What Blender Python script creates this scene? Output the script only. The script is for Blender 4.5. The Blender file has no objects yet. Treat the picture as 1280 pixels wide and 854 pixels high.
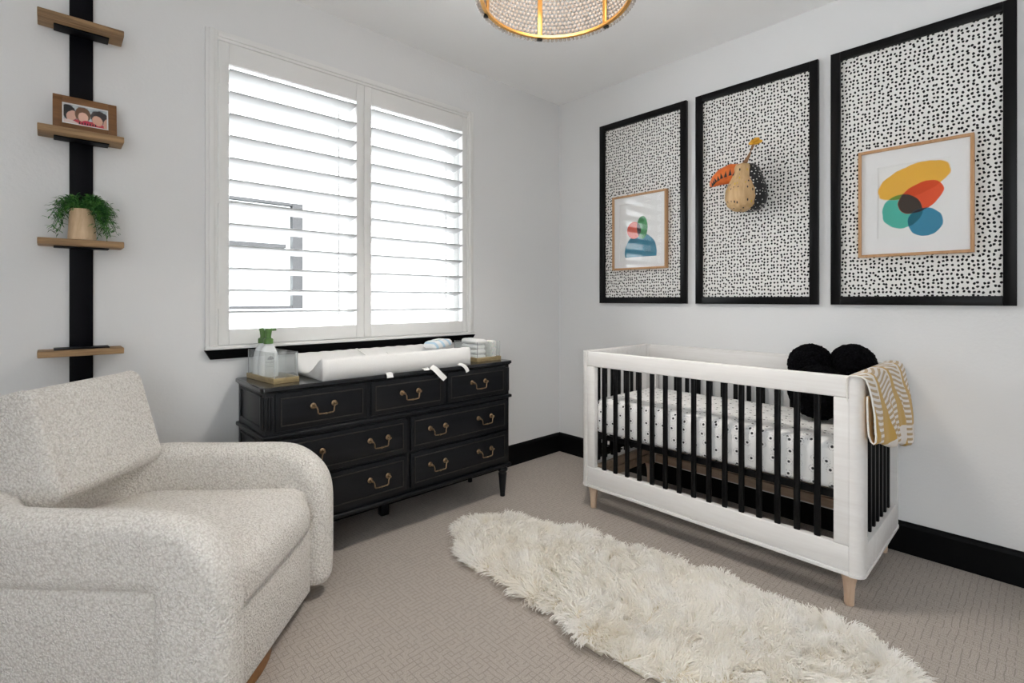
import bpy, bmesh, math, random
from mathutils import Vector, Matrix
import numpy as np
rnd = random.Random(7)
PI = math.pi
C = bpy.context.scene.collection
sc = bpy.context.scene

# ------------------------------------------------------------------ materials
class G:
    """small node-graph helper"""
    def __init__(s, name):
        s.m = bpy.data.materials.new(name); s.m.use_nodes = True
        s.nt = s.m.node_tree; s.nt.nodes.clear()
        s.out = s.nt.nodes.new('ShaderNodeOutputMaterial')
    def n(s, typ, props=None, **ins):
        nd = s.nt.nodes.new(typ)
        for k, v in (props or {}).items(): setattr(nd, k, v)
        for k, v in ins.items():
            k2 = k.replace('_', ' ')
            s.put(nd.inputs[k2] if k2 in nd.inputs else nd.inputs[int(k[1:])], v)
        return nd
    def put(s, sock, v):
        if isinstance(v, bpy.types.NodeSocket): s.nt.links.new(v, sock)
        elif isinstance(v, bpy.types.Node): s.nt.links.new(v.outputs[0], sock)
        else:
            if isinstance(v, tuple) and len(v) == 3 and sock.type == 'RGBA': v = v + (1,)
            sock.default_value = v
    def ma(s, op, a, b=0.0, c=0.0):
        nd = s.nt.nodes.new('ShaderNodeMath'); nd.operation = op
        for i, v in enumerate((a, b, c)): s.put(nd.inputs[i], v)
        return nd.outputs[0]
    def mix(s, f, a, b, mode='MIX'):
        nd = s.nt.nodes.new('ShaderNodeMix'); nd.data_type = 'RGBA'; nd.blend_type = mode
        s.put(nd.inputs[0], f); s.put(nd.inputs[6], a); s.put(nd.inputs[7], b)
        return nd.outputs[2]
    def co(s, which='Object'):
        return s.nt.nodes.new('ShaderNodeTexCoord').outputs[which]
    def sep(s, v):
        nd = s.n('ShaderNodeSeparateXYZ'); s.put(nd.inputs[0], v); return nd.outputs
    def comb(s, x=0.0, y=0.0, z=0.0):
        nd = s.n('ShaderNodeCombineXYZ')
        for i, v in enumerate((x, y, z)): s.put(nd.inputs[i], v)
        return nd.outputs[0]
    def scale(s, v, sx, sy, sz):
        nd = s.n('ShaderNodeMapping'); s.put(nd.inputs[0], v); nd.inputs['Scale'].default_value = (sx, sy, sz); return nd.outputs[0]
    def noise(s, v, scale, detail=2.0, rough=.5, dist=0.0, out=0):
        nd = s.n('ShaderNodeTexNoise'); s.put(nd.inputs['Vector'], v)
        nd.inputs['Scale'].default_value = scale; nd.inputs['Detail'].default_value = detail
        nd.inputs['Roughness'].default_value = rough; nd.inputs['Distortion'].default_value = dist
        return nd.outputs[out]
    def vor(s, v, scale, feature='F1', dim='3D', rand=1.0, out='Distance'):
        nd = s.n('ShaderNodeTexVoronoi', dict(feature=feature, voronoi_dimensions=dim)); s.put(nd.inputs['Vector'], v)
        nd.inputs['Scale'].default_value = scale; nd.inputs['Randomness'].default_value = rand
        return nd.outputs[out]
    def ramp(s, f, *stops):
        nd = s.n('ShaderNodeValToRGB'); s.put(nd.inputs[0], f)
        el = nd.color_ramp.elements
        while len(el) < len(stops): el.new(0.5)
        for e, (p, c) in zip(el, stops): e.position = p; e.color = c + (1,) if len(c) == 3 else c
        return nd.outputs[0]
    def bump(s, h, strength=.3, dist=.01):
        nd = s.n('ShaderNodeBump'); s.put(nd.inputs['Height'], h)
        nd.inputs['Strength'].default_value = strength; nd.inputs['Distance'].default_value = dist
        return nd.outputs[0]
    def bsdf(s, col=(.8, .8, .8), rough=.5, metal=0.0, normal=None, spec=.5, sheen=0.0, coat=0.0, sss=0.0, trans=0.0, ior=1.5):
        b = s.n('ShaderNodeBsdfPrincipled')
        s.put(b.inputs['Base Color'], col); s.put(b.inputs['Roughness'], rough)
        b.inputs['Metallic'].default_value = metal; b.inputs['Specular IOR Level'].default_value = spec
        b.inputs['Sheen Weight'].default_value = sheen; b.inputs['Coat Weight'].default_value = coat
        b.inputs['Coat Roughness'].default_value = .08
        b.inputs['Transmission Weight'].default_value = trans; b.inputs['IOR'].default_value = ior
        if normal is not None: s.put(b.inputs['Normal'], normal)
        s.nt.links.new(b.outputs[0], s.out.inputs[0])
        return s.m
    def ellmask(s, x, y, cx, cy, rx, ry, ang=0.0, wob=None, amp=.12, soft=.03):
        ca, sa = math.cos(ang), math.sin(ang)
        dx = s.ma('SUBTRACT', x, cx); dy = s.ma('SUBTRACT', y, cy)
        u = s.ma('DIVIDE', s.ma('ADD', s.ma('MULTIPLY', dx, ca), s.ma('MULTIPLY', dy, sa)), rx)
        v = s.ma('DIVIDE', s.ma('SUBTRACT', s.ma('MULTIPLY', dy, ca), s.ma('MULTIPLY', dx, sa)), ry)
        d = s.ma('SQRT', s.ma('ADD', s.ma('MULTIPLY', u, u), s.ma('MULTIPLY', v, v)))
        if wob is not None: d = s.ma('ADD', d, s.ma('MULTIPLY', s.ma('SUBTRACT', wob, .5), amp))
        nd = s.n('ShaderNodeMapRange', dict(interpolation_type='SMOOTHSTEP'))
        s.put(nd.inputs[0], d)
        nd.inputs[1].default_value = 1 - soft; nd.inputs[2].default_value = 1 + soft
        nd.inputs[3].default_value = 1; nd.inputs[4].default_value = 0
        return nd.outputs[0]

def simple(name, col, rough=.5, metal=0.0, spec=.5, nscale=0, namp=.06, bump=0.0, bdist=.002, **k):
    """plain finish with a slight procedural unevenness"""
    g = G(name); co = g.co()
    nz = g.noise(co, nscale or 40, 3)
    lo = tuple(max(0, c * (1 - namp)) for c in col); hi = tuple(min(1, c * (1 + namp)) for c in col)
    c = g.ramp(nz, (.3, lo), (.7, hi))
    nm = g.bump(nz, bump, bdist) if bump else None
    return g.bsdf(c, rough, metal, nm, spec, **k)

def wood(name, dark, light, rough=.5, axis=0, scale=14, stretch=12, spec=.35):
    g = G(name); co = g.co()
    s = [scale] * 3; s[axis] = scale / stretch
    v = g.scale(co, *s)
    a = g.noise(v, 1.0, 5, .6, 1.2); b = g.noise(v, 4.0, 3, .6, .4)
    f = g.ma('ADD', g.ma('MULTIPLY', a, .7), g.ma('MULTIPLY', b, .3))
    c = g.ramp(f, (.32, dark), (.66, light))
    return g.bsdf(c, rough, 0, g.bump(f, .15, .002), spec)

M = {}
def mk_wall(name, col):
    g = G(name); co = g.co()
    h = g.noise(co, 75, 3, .55); h2 = g.noise(co, 22, 2)
    return g.bsdf(col, .75, 0, g.bump(g.ma('ADD', h, g.ma('MULTIPLY', h2, .6)), .22, .004), .25)
M['wall'] = mk_wall('wall paint', (.765, .77, .775))
M['ceiling'] = mk_wall('ceiling paint', (.93, .935, .94))
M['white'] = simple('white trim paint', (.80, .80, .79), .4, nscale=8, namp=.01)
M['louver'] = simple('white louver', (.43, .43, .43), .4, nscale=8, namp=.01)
M['base'] = simple('black baseboard paint', (.002, .002, .0025), .5, spec=.12, nscale=6)
M['black'] = simple('black satin paint', (.003, .003, .0035), .35, spec=.18, nscale=10)

def mk_carpet():
    g = G('loop pile carpet'); co = g.co()
    x, y, z = g.sep(g.scale(co, 1, 1, 1))
    # basket of short cut lines running alternately both ways
    warp = g.n('ShaderNodeTexNoise'); g.put(warp.inputs['Vector'], co); warp.inputs['Scale'].default_value = 18
    wx, wy, wz = g.sep(warp.outputs[1])
    xs = g.ma('ADD', x, g.ma('MULTIPLY', g.ma('SUBTRACT', wx, .5), .012))
    ys = g.ma('ADD', y, g.ma('MULTIPLY', g.ma('SUBTRACT', wy, .5), .012))
    S = 1 / .017
    ux, uy = g.ma('MULTIPLY', xs, S), g.ma('MULTIPLY', ys, S * .8)
    cx, cy = g.ma('FLOOR', ux), g.ma('FLOOR', uy)
    fx, fy = g.ma('FRACT', ux), g.ma('FRACT', uy)
    wn = g.n('ShaderNodeTexWhiteNoise', dict(noise_dimensions='2D')); g.put(wn.inputs[0], g.comb(cx, cy, 0))
    k1 = g.ma('GREATER_THAN', wn.outputs[0], .38); k2 = g.ma('LESS_THAN', wn.outputs[0], .66)
    line = g.ma('MAXIMUM', g.ma('MULTIPLY', g.ma('LESS_THAN', fx, .13), k1), g.ma('MULTIPLY', g.ma('LESS_THAN', fy, .13), k2))
    pile = g.noise(co, 330, 3, .65); broad = g.noise(co, 2.3, 3)
    c = g.ramp(pile, (.34, (.28, .245, .215)), (.66, (.58, .52, .47)))
    c = g.mix(g.ma('MULTIPLY', line, .55), c, (.17, .146, .126))
    c = g.mix(g.ma('MULTIPLY', broad, .25), c, (.43, .383, .342))
    h = g.ma('SUBTRACT', pile, g.ma('MULTIPLY', line, .9))
    return g.bsdf(c, .95, 0, g.bump(h, .5, .004), .1, sheen=.15)
M['carpet'] = mk_carpet()

def mk_boucle(name, dark, light, scale=190, strength=.9):
    g = G(name); co = g.co()
    wv = g.noise(co, 60, 2, .5, 0, 1)
    v = g.n('ShaderNodeVectorMath', dict(operation='ADD')); g.put(v.inputs[0], co)
    sc_ = g.n('ShaderNodeVectorMath', dict(operation='SCALE')); g.put(sc_.inputs[0], wv); sc_.inputs['Scale'].default_value = .012
    g.put(v.inputs[1], sc_.outputs[0])
    d = g.vor(v.outputs[0], scale, 'SMOOTH_F1'); nz = g.noise(co, scale * 1.9, 2, .6)
    h = g.ma('ADD', g.ma('SUBTRACT', 1.0, d), g.ma('MULTIPLY', nz, .5))
    c = g.ramp(h, (.55, dark), (1.05, light))
    c = g.ramp(g.ma('MULTIPLY', h, .8), (.42, dark), (.85, light))
    return g.bsdf(c, .95, 0, g.bump(h, strength, .006), .15 if light[0] > .1 else .04, sheen=.2 if light[0] > .1 else 0)
M['boucle'] = mk_boucle('cream boucle', (.66, .622, .575), (.92, .892, .85), 165, 1.0)
M['boucle_black'] = mk_boucle('black teddy plush', (.0008, .0008, .001), (.006, .006, .0075), 120, 1.0)
M['plinth'] = wood('walnut plinth', (.16, .065, .02), (.36, .17, .06), .4, 0, 20)
M['shelfwood'] = wood('rustic shelf wood', (.11, .058, .024), (.47, .30, .155), .6, 0, 26, 14)
M['frame_brown'] = wood('brown frame wood', (.12, .05, .017), (.27, .13, .05), .45, 0, 30)
M['oak'] = wood('light oak frame', (.42, .22, .10), (.60, .36, .19), .45, 2, 25)
M['potwood'] = wood('pale wood pot', (.50, .33, .19), (.74, .56, .37), .5, 2, 22, 5)
M['legwood'] = wood('washed beech', (.60, .43, .31), (.74, .57, .43), .5, 2, 30)
M['board_tan'] = wood('tan inner board', (.33, .24, .17), (.52, .40, .30), .6, 1, 30)
M['cribwhite'] = wood('washed white wood', (.755, .735, .72), (.83, .82, .81), .5, 1, 22, 16)
M['dresser'] = wood('black painted wood', (.0035, .004, .0055), (.008, .009, .0115), .33, 0, 18, 16, .26)
M['dresser_gloss'] = wood('polished black top', (.006, .007, .009), (.013, .014, .017), .16, 0, 18, 16, .6)
M['dresser_edge'] = simple('worn black paint edge', (.022, .019, .017), .45, nscale=60, namp=.5)
M['brass'] = simple('antique brass', (.27, .185, .11), .36, .9, nscale=120, namp=.35)
M['gold'] = simple('brushed gold', (.70, .38, .11), .35, .8, nscale=60, namp=.1)
M['tray'] = simple('gold tray', (.44, .34, .18), .42, .45, nscale=60, namp=.12)
M['shelfmetal'] = simple('black strap', (.002, .002, .004), .5, spec=.12, nscale=9, namp=.3)

def mk_glass(name, tint=(1, 1, 1), haze=0.0, ior=1.5):
    g = G(name)
    fr = g.n('ShaderNodeFresnel'); fr.inputs[0].default_value = ior
    tr = g.n('ShaderNodeBsdfTransparent', Color=tint); gl = g.n('ShaderNodeBsdfGlossy', Roughness=0.01)
    ge = g.n('ShaderNodeNewGeometry'); mx = g.n('ShaderNodeMixShader'); g.put(mx.inputs[0], g.ma('MULTIPLY', fr.outputs[0], g.ma('SUBTRACT', 1.0, ge.outputs['Backfacing'])))
    src = tr.outputs[0]
    if haze:
        df = g.n('ShaderNodeBsdfDiffuse', Color=(.85, .87, .88)); m2 = g.n('ShaderNodeMixShader')
        m2.inputs[0].default_value = haze; g.put(m2.inputs[1], tr.outputs[0]); g.put(m2.inputs[2], df.outputs[0]); src = m2.outputs[0]
    g.put(mx.inputs[1], src); g.put(mx.inputs[2], gl.outputs[0])
    g.nt.links.new(mx.outputs[0], g.out.inputs[0])
    return g.m
M['pane'] = mk_glass('clear pane')
M['acrylic'] = mk_glass('clear acrylic', (.96, .97, .97), .07)
M['acrylic_edge'] = mk_glass('acrylic edge', (.75, .79, .8), .35)

def mk_wallpaper():
    g = G('spotted paper'); x, y, z = g.sep(g.co())
    p = g.comb(y, g.ma('MULTIPLY', z, .86), 0)
    wob = g.noise(p, 130, 1, .5, 0, 1)
    add = g.n('ShaderNodeVectorMath', dict(operation='ADD')); g.put(add.inputs[0], p)
    s2 = g.n('ShaderNodeVectorMath', dict(operation='SCALE')); g.put(s2.inputs[0], wob); s2.inputs['Scale'].default_value = .0055
    g.put(add.inputs[1], s2.outputs[0])
    d = g.vor(add.outputs[0], 1 / .0170, 'F1', '2D', .52)
    c = g.ramp(d, (.255, (.008, .008, .009)), (.33, (.80, .79, .765)))
    return g.bsdf(c, .75, 0, None, .2)
M['wallpaper'] = mk_wallpaper()

def mk_sheet():
    g = G('dotted crib sheet'); co = g.co(); x, y, z = g.sep(co)
    ge = g.n('ShaderNodeNewGeometry'); nx, ny, nz_ = g.sep(ge.outputs['Normal'])
    top = g.ma('GREATER_THAN', g.ma('ABSOLUTE', nz_), .6)
    v = g.ma('ADD', g.ma('MULTIPLY', x, top), g.ma('MULTIPLY', z, g.ma('SUBTRACT', 1.0, top)))
    vec = g.comb(y, v, 0)
    d = g.vor(vec, 1 / .052, 'F1', '2D', .55)
    dot = g.ma('LESS_THAN', d, .105)
    ring = g.ma('LESS_THAN', g.ma('ABSOLUTE', g.ma('SUBTRACT', d, .27)), .035)
    tick = g.ma('GREATER_THAN', g.noise(vec, 260, 1), .53)
    c = g.mix(dot, (.83, .83, .825), (.05, .05, .055))
    c = g.mix(g.ma('MULTIPLY', g.ma('MULTIPLY', ring, tick), .55), c, (.2, .2, .22))
    return g.bsdf(c, .9, 0, g.bump(g.noise(co, 14, 3), .35, .02), .1)
M['sheet'] = mk_sheet()
M['padcover'] = simple('white terry cover', (.80, .80, .795), .85, spec=.15, nscale=260, namp=.03, bump=.25)
M['strap'] = simple('white webbing', (.78, .78, .77), .8, nscale=300, namp=.06)
M['diaper'] = simple('white diaper', (.82, .82, .82), .8, nscale=60, namp=.03, bump=.3)
def mk_print():
    g = G('printed diaper'); co = g.co()
    col = g.vor(co, 130, 'F1', '3D', 1, 'Color'); d = g.vor(co, 130)
    m = g.ma('LESS_THAN', d, .42)
    hsv = g.n('ShaderNodeHueSaturation'); g.put(hsv.inputs['Color'], col); hsv.inputs['Saturation'].default_value = .8; hsv.inputs['Value'].default_value = .8
    c = g.mix(g.ma('MULTIPLY', m, .55), (.84, .82, .79), hsv.outputs[0])
    return g.bsdf(c, .8)
M['diaper_print'] = mk_print()
def mk_wipes():
    g = G('wipes packet'); co = g.co(); x, y, z = g.sep(co)
    w = g.ma('SINE', g.ma('MULTIPLY', g.ma('ADD', x, g.ma('MULTIPLY', z, .8)), 110.0))
    c = g.ramp(w, (.35, (.86, .88, .90)), (.6, (.50, .70, .86)))
    return g.bsdf(c, .35)
M['wipes'] = mk_wipes()
M['bottle'] = simple('milky bottle', (.80, .82, .83), .25, nscale=5, namp=.01)
M['pump'] = simple('green plastic', (.085, .19, .045), .4, nscale=20)
M['ink'] = simple('grey ink', (.18, .19, .2), .6)
M['leaf'] = None
def mk_leaf():
    g = G('grassy leaf'); co = g.co()
    c = g.ramp(g.noise(co, 45, 2), (.35, (.014, .06, .018)), (.5, (.04, .16, .035)), (.66, (.13, .33, .07)))
    return g.bsdf(c, .5, spec=.3)
M['leaf'] = mk_leaf()
M['soil'] = simple('dark soil', (.02, .014, .01), .95, nscale=150, namp=.5, bump=.6)

def mk_blanket():
    g = G('mustard knit blanket'); u, v, w = g.sep(g.co('UV'))
    cu = g.ma('MULTIPLY', u, 6.0); col = g.ma('FLOOR', cu); a = g.ma('FRACT', cu)
    odd = g.ma('MODULO', col, 2.0)
    row = g.ma('FRACT', g.ma('ADD', g.ma('MULTIPLY', v, 2.9), g.ma('MULTIPLY', odd, .5)))
    tri = g.ma('LESS_THAN', a, g.ma('MULTIPLY', row, .95))
    st = g.ma('LESS_THAN', g.ma('FRACT', g.ma('MULTIPLY', v, 44.0)), .5)
    row2 = g.ma('LESS_THAN', g.ma('FRACT', g.ma('ADD', g.ma('MULTIPLY', v, 1.45), g.ma('MULTIPLY', odd, .25))), .5)
    cream = (.78, .73, .68); must = (.58, .36, .09); tan = (.50, .36, .20)
    stripes = g.mix(st, cream, tan)
    right = g.mix(row2, stripes, cream); left = g.mix(row2, (must), stripes)
    c = g.mix(tri, right, left)
    return g.bsdf(c, .9, 0, g.bump(g.noise(g.co(), 260, 2), .3, .004), .1, sheen=.2)
M['blanket'] = mk_blanket()
M['blanket_edge'] = simple('cream hem', (.80, .78, .74), .9, nscale=200, namp=.05)

def mk_fleece():
    g = G('cream sheepskin'); co = g.co()
    c = g.ramp(g.noise(co, 9, 3, .6), (.3, (.95, .925, .87)), (.65, (.98, .97, .95)))
    df = g.n('ShaderNodeBsdfDiffuse', Color=c); tl = g.n('ShaderNodeBsdfTranslucent', Color=c)
    mx = g.n('ShaderNodeMixShader'); mx.inputs[0].default_value = .3; g.put(mx.inputs[1], df.outputs[0]); g.put(mx.inputs[2], tl.outputs[0])
    g.nt.links.new(mx.outputs[0], g.out.inputs[0]); return g.m
M['fleece'] = mk_fleece()
M['hide'] = simple('sheep hide', (.74, .68, .57), .9)

def mk_art_right():
    g = G('abstract print, five colours'); x, y, z = g.sep(g.co())
    yy = g.ma('MULTIPLY', y, -1.0)        # runs rightwards seen from the room
    wob = g.noise(g.comb(yy, z, 0), 14, 2)
    c = (.80, .80, .79)
    yel = g.ellmask(yy, z, 2.214, 1.755, .139, .072, .34, wob, .25)
    tea = g.ellmask(yy, z, 2.172, 1.615, .076, .081, 0, wob, .25)
    red = g.ellmask(yy, z, 2.240, 1.676, .091, .060, .62, wob, .25)
    blu = g.ellmask(yy, z, 2.258, 1.557, .064, .064, .3, wob, .25)
    c = g.mix(yel, c, (.80, .45, .065))
    c = g.mix(g.ma('MULTIPLY', tea, g.ma('SUBTRACT', 1.0, yel)), c, (.085, .46, .37))
    c = g.mix(g.ma('MULTIPLY', tea, yel), c, (.13, .26, .035))
    rt = g.ma('MULTIPLY', red, tea)
    c = g.mix(red, c, (.66, .075, .02)); c = g.mix(g.ma('MULTIPLY', red, g.ma('SUBTRACT', 1.0, yel)), c, (.75, .10, .035))
    c = g.mix(rt, c, (.055, .04, .032))
    c = g.mix(blu, c, (.045, .24, .38))
    c = g.mix(g.ma('MULTIPLY', blu, tea), c, (.012, .13, .185))
    c = g.mix(g.ma('MULTIPLY', blu, red), c, (.02, .018, .025))
    return g.bsdf(c, .8, spec=.1)
M['art_right'] = mk_art_right()
def mk_art_left():
    g = G('abstract print, stacked shapes'); x, y, z = g.sep(g.co())
    yy = g.ma('MULTIPLY', y, -1.0); wob = g.noise(g.comb(yy, z, 0), 14, 2)
    c = (.80, .80, .79)
    blu = g.ma('MULTIPLY', g.ellmask(yy, z, .752, 1.525, .125, .125, 0, wob, .1), g.ma('GREATER_THAN', z, 1.49))
    gre = g.ellmask(yy, z, .766, 1.69, .042, .078, 0, wob, .15)
    red = g.ellmask(yy, z, .70, 1.675, .055, .058, 0, wob, .15)
    c = g.mix(blu, c, (.05, .22, .32)); c = g.mix(red, c, (.68, .14, .10)); c = g.mix(gre, c, (.09, .30, .13))
    c = g.mix(g.ma('MULTIPLY', red, gre), c, (.07, .05, .06))
    return g.bsdf(c, .8, spec=.1)
M['art_left'] = mk_art_left()
M['mat_board'] = simple('white mat board', (.80, .80, .80), .85, nscale=200, namp=.02)

def mk_family():
    g = G('family snapshot'); x, y, z = g.sep(g.co())
    wob = g.noise(g.co(), 60, 3)
    c = g.ramp(wob, (.35, (.36, .42, .46)), (.65, (.62, .66, .68)))
    def E(cx, cy, rx, ry, a, col):
        nonlocal c
        c = g.mix(g.ellmask(x, z, cx, cy, rx, ry, a, wob, .4, .08), c, col)
    E(0, -.034, .075, .018, 0, (.55, .07, .09))
    E(-.049, .006, .022, .034, .3, (.03, .028, .03)); E(-.041, -.004, .015, .022, -.3, (.70, .42, .33))
    E(-.05, -.036, .028, .014, 0, (.72, .58, .55))
    E(-.008, .008, .024, .030, 0, (.16, .085, .05)); E(-.007, -.004, .015, .020, 0, (.76, .46, .36))
    E(.042, .006, .028, .028, -.3, (.05, .04, .04)); E(.036, -.008, .016, .021, .3, (.70, .40, .30))
    E(.066, -.02, .012, .026, 0, (.66, .38, .29))
    E(.0, -.026, .012, .010, 0, (.58, .05, .10))
    return g.bsdf(c, .25)
M['family'] = mk_family()

def mk_birdbody():
    g = G('carved bird breast'); co = g.co(); x, y, z = g.sep(co)
    d = g.vor(g.scale(co, 1, 1, .45), 62, 'F1', '3D', .55)
    col = g.vor(g.scale(co, 1, 1, .45), 62, 'F1', '3D', .55, 'Color'); r_, g_, b_ = g.sep(col)
    m = g.ma('LESS_THAN', d, .24)
    c = g.ramp(g.noise(g.scale(co, 60, 60, 8), 1, 3), (.3, (.50, .31, .14)), (.7, (.66, .45, .24)))
    dash = g.mix(g.ma('GREATER_THAN', r_, .5), (.03, .022, .02), (.62, .42, .03))
    c = g.mix(m, c, dash)
    return g.bsdf(c, .55, 0, g.bump(d, .2, .003))
M['birdbody'] = mk_birdbody()
def mk_birdback():
    g = G('black wing with white dots'); co = g.co()
    d = g.vor(co, 62, 'F1', '3D', .4)
    return g.bsdf(g.mix(g.ma('LESS_THAN', d, .26), (.008, .008, .01), (.78, .78, .75)), .5)
M['birdback'] = mk_birdback()
def mk_beak():
    g = G('orange beak paint'); x, y, z = g.sep(g.co())
    c = g.ramp(g.noise(g.co(), 25, 3), (.3, (.60, .10, .012)), (.7, (.80, .20, .03)))
    return g.bsdf(c, .4)
M['beak'] = mk_beak()
M['beakmark'] = simple('black beak paint', (.01, .008, .008), .5)
M['twig'] = simple('twig brown', (.22, .11, .05), .7, nscale=120, namp=.3)
M['twig_yellow'] = simple('yellow crest', (.72, .36, .02), .55)
M['birdeye'] = simple('green eye paint', (.40, .50, .40), .4)
M['bead'] = simple('white washed bead', (.56, .52, .49), .6, nscale=30, namp=.12)
def mk_bulb():
    g = G('warm bulb'); e = g.n('ShaderNodeEmission', Color=(1, .62, .30), Strength=9.0)
    g.nt.links.new(e.outputs[0], g.out.inputs[0]); return g.m
M['bulb'] = mk_bulb()
M['stucco'] = simple('white stucco', (.85, .85, .85), .9, nscale=30, namp=.02)
M['greyvinyl'] = simple('grey window vinyl', (.02, .02, .021), .6)
M['pinkhouseglass'] = simple('pale window blind', (.70, .76, .76), .3)
M['blackmetal'] = simple('black metal', (.01, .01, .01), .4, .5)

# ------------------------------------------------------------------ geometry helpers
def merge(bm, tmp, mi=0, mat=None):
    for f in tmp.faces: f.material_index = mi
    if mat is not None: bmesh.ops.transform(tmp, matrix=mat, verts=tmp.verts)
    me = bpy.data.meshes.new('t'); tmp.to_mesh(me); tmp.free(); bm.from_mesh(me); bpy.data.meshes.remove(me)
def box(bm, x0, x1, y0, y1, z0, z1, bev=0.0, seg=2, mi=0, mat=None):
    t = bmesh.new(); bmesh.ops.create_cube(t, size=1)
    for v in t.verts:
        v.co = Vector(((x0 + x1) / 2 + v.co.x * (x1 - x0), (y0 + y1) / 2 + v.co.y * (y1 - y0), (z0 + z1) / 2 + v.co.z * (z1 - z0)))
    if bev:
        bmesh.ops.bevel(t, geom=t.edges[:], offset=bev, segments=seg, affect='EDGES', profile=.5)
    merge(bm, t, mi, mat); return bm
def lathe(bm, prof, n=24, mi=0, mat=None, cap=True):
    t = bmesh.new(); rings = []
    for r, z in prof:
        rings.append([t.verts.new((r * math.cos(2 * PI * k / n), r * math.sin(2 * PI * k / n), z)) for k in range(n)])
    for a, b in zip(rings, rings[1:]):
        for k in range(n): t.faces.new((a[k], a[(k + 1) % n], b[(k + 1) % n], b[k]))
    if cap:
        t.faces.new(rings[0][::-1]); t.faces.new(rings[-1])
    bmesh.ops.recalc_face_normals(t, faces=t.faces[:])
    merge(bm, t, mi, mat); return bm
def tube(bm, pts, r, n=10, mi=0, closed=False, cap=True, mat=None):
    pts = [Vector(p) for p in pts]; N = len(pts)
    rr = r if isinstance(r, (list, tuple)) else [r] * N
    t = bmesh.new(); rings = []; up = None
    for i, p in enumerate(pts):
        a = pts[i - 1] if (i > 0 or closed) else p; b = pts[(i + 1) % N] if (i < N - 1 or closed) else p
        T = (b - a).normalized()
        if up is None:
            up = Vector((0, 0, 1)) if abs(T.z) < .9 else Vector((1, 0, 0))
        up = (up - T * up.dot(T)).normalized(); s = T.cross(up)
        rings.append([t.verts.new(p + (up * math.cos(2 * PI * k / n) + s * math.sin(2 * PI * k / n)) * rr[i]) for k in range(n)])
    for i in range(N if closed else N - 1):
        a, b = rings[i], rings[(i + 1) % N]
        for k in range(n): t.faces.new((a[k], a[(k + 1) % n], b[(k + 1) % n], b[k]))
    if cap and not closed:
        t.faces.new(rings[0][::-1]); t.faces.new(rings[-1])
    bmesh.ops.recalc_face_normals(t, faces=t.faces[:])
    merge(bm, t, mi, mat); return bm
def loft(bm, loops, mi=0, cap=True, mat=None, close_loops=False):
    """loops: lists of equal-length closed point rings"""
    t = bmesh.new(); R = [[t.verts.new(p) for p in L] for L in loops]; n = len(R[0])
    pairs = list(zip(R, R[1:])) + ([(R[-1], R[0])] if close_loops else [])
    for a, b in pairs:
        for k in range(n): t.faces.new((a[k], a[(k + 1) % n], b[(k + 1) % n], b[k]))
    if cap and not close_loops:
        t.faces.new(R[0][::-1]); t.faces.new(R[-1])
    bmesh.ops.recalc_face_normals(t, faces=t.faces[:])
    merge(bm, t, mi, mat); return bm
def rrect(hx, hy, r, n=5):
    """closed 2D rounded rectangle"""
    r = min(r, hx * .999, hy * .999); P = []
    for cx, cy, a0 in ((hx - r, hy - r, 0), (-hx + r, hy - r, PI / 2), (-hx + r, -hy + r, PI), (hx - r, -hy + r, 1.5 * PI)):
        for k in range(n + 1):
            a = a0 + PI / 2 * k / n; P.append((cx + r * math.cos(a), cy + r * math.sin(a)))
    return P
def slab(bm, hx, hy, r, levels, n=6, mi=0, mat=None):
    """vertical extrusion of a rounded rectangle; levels = [(z, inset)]"""
    return loft(bm, [[(x, y, z) for x, y in rrect(hx - i, hy - i, max(.002, r - i), n)] for z, i in levels], mi, True, mat)
def ball(bm, c, r, sub=3, mi=0, sc=(1, 1, 1)):
    t = bmesh.new(); bmesh.ops.create_icosphere(t, subdivisions=sub, radius=1)
    for v in t.verts: v.co = Vector((c[0] + v.co.x * r * sc[0], c[1] + v.co.y * r * sc[1], c[2] + v.co.z * r * sc[2]))
    merge(bm, t, mi); return bm
def BM(): return bmesh.new()
def obj(name, bm, mats, parent=None, smooth=35, kind=None, label=None):
    me = bpy.data.meshes.new(name); bm.to_mesh(me); bm.free()
    for m in (mats if isinstance(mats, (list, tuple)) else [mats]): me.materials.append(m)
    if smooth:
        me.shade_smooth() if hasattr(me, 'shade_smooth') else None
        for p in me.polygons: p.use_smooth = True
        if smooth < 180: me.set_sharp_from_angle(angle=math.radians(smooth))
    o = bpy.data.objects.new(name, me); C.objects.link(o)
    if parent: o.parent = parent
    if kind: o['kind'] = kind
    if label: o['label'] = label
    return o
def thing(name, label, cat, loc=(0, 0, 0), rz=0.0, group=None, o=None):
    if o is None:
        o = bpy.data.objects.new(name, None); C.objects.link(o); o.empty_display_size = .1
        o.location = loc; o.rotation_euler = (0, 0, rz)
    o['label'] = label; o['category'] = cat
    if group: o['group'] = group
    return o
def dup(root, loc, label=None, rz=None):
    r = root.copy(); C.objects.link(r); r.location = loc
    if rz is not None: r.rotation_euler = (0, 0, rz)
    if label: r['label'] = label
    for ch in list(root.children):
        c = ch.copy(); C.objects.link(c); c.parent = r
        for gc in list(ch.children):
            d = gc.copy(); C.objects.link(d); d.parent = c
    return r
def rot(axis, deg, loc=(0, 0, 0)): return Matrix.Translation(loc) @ Matrix.Rotation(math.radians(deg), 4, axis)

H = 2.74
FILL_GAP_Y = -2.75
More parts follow.
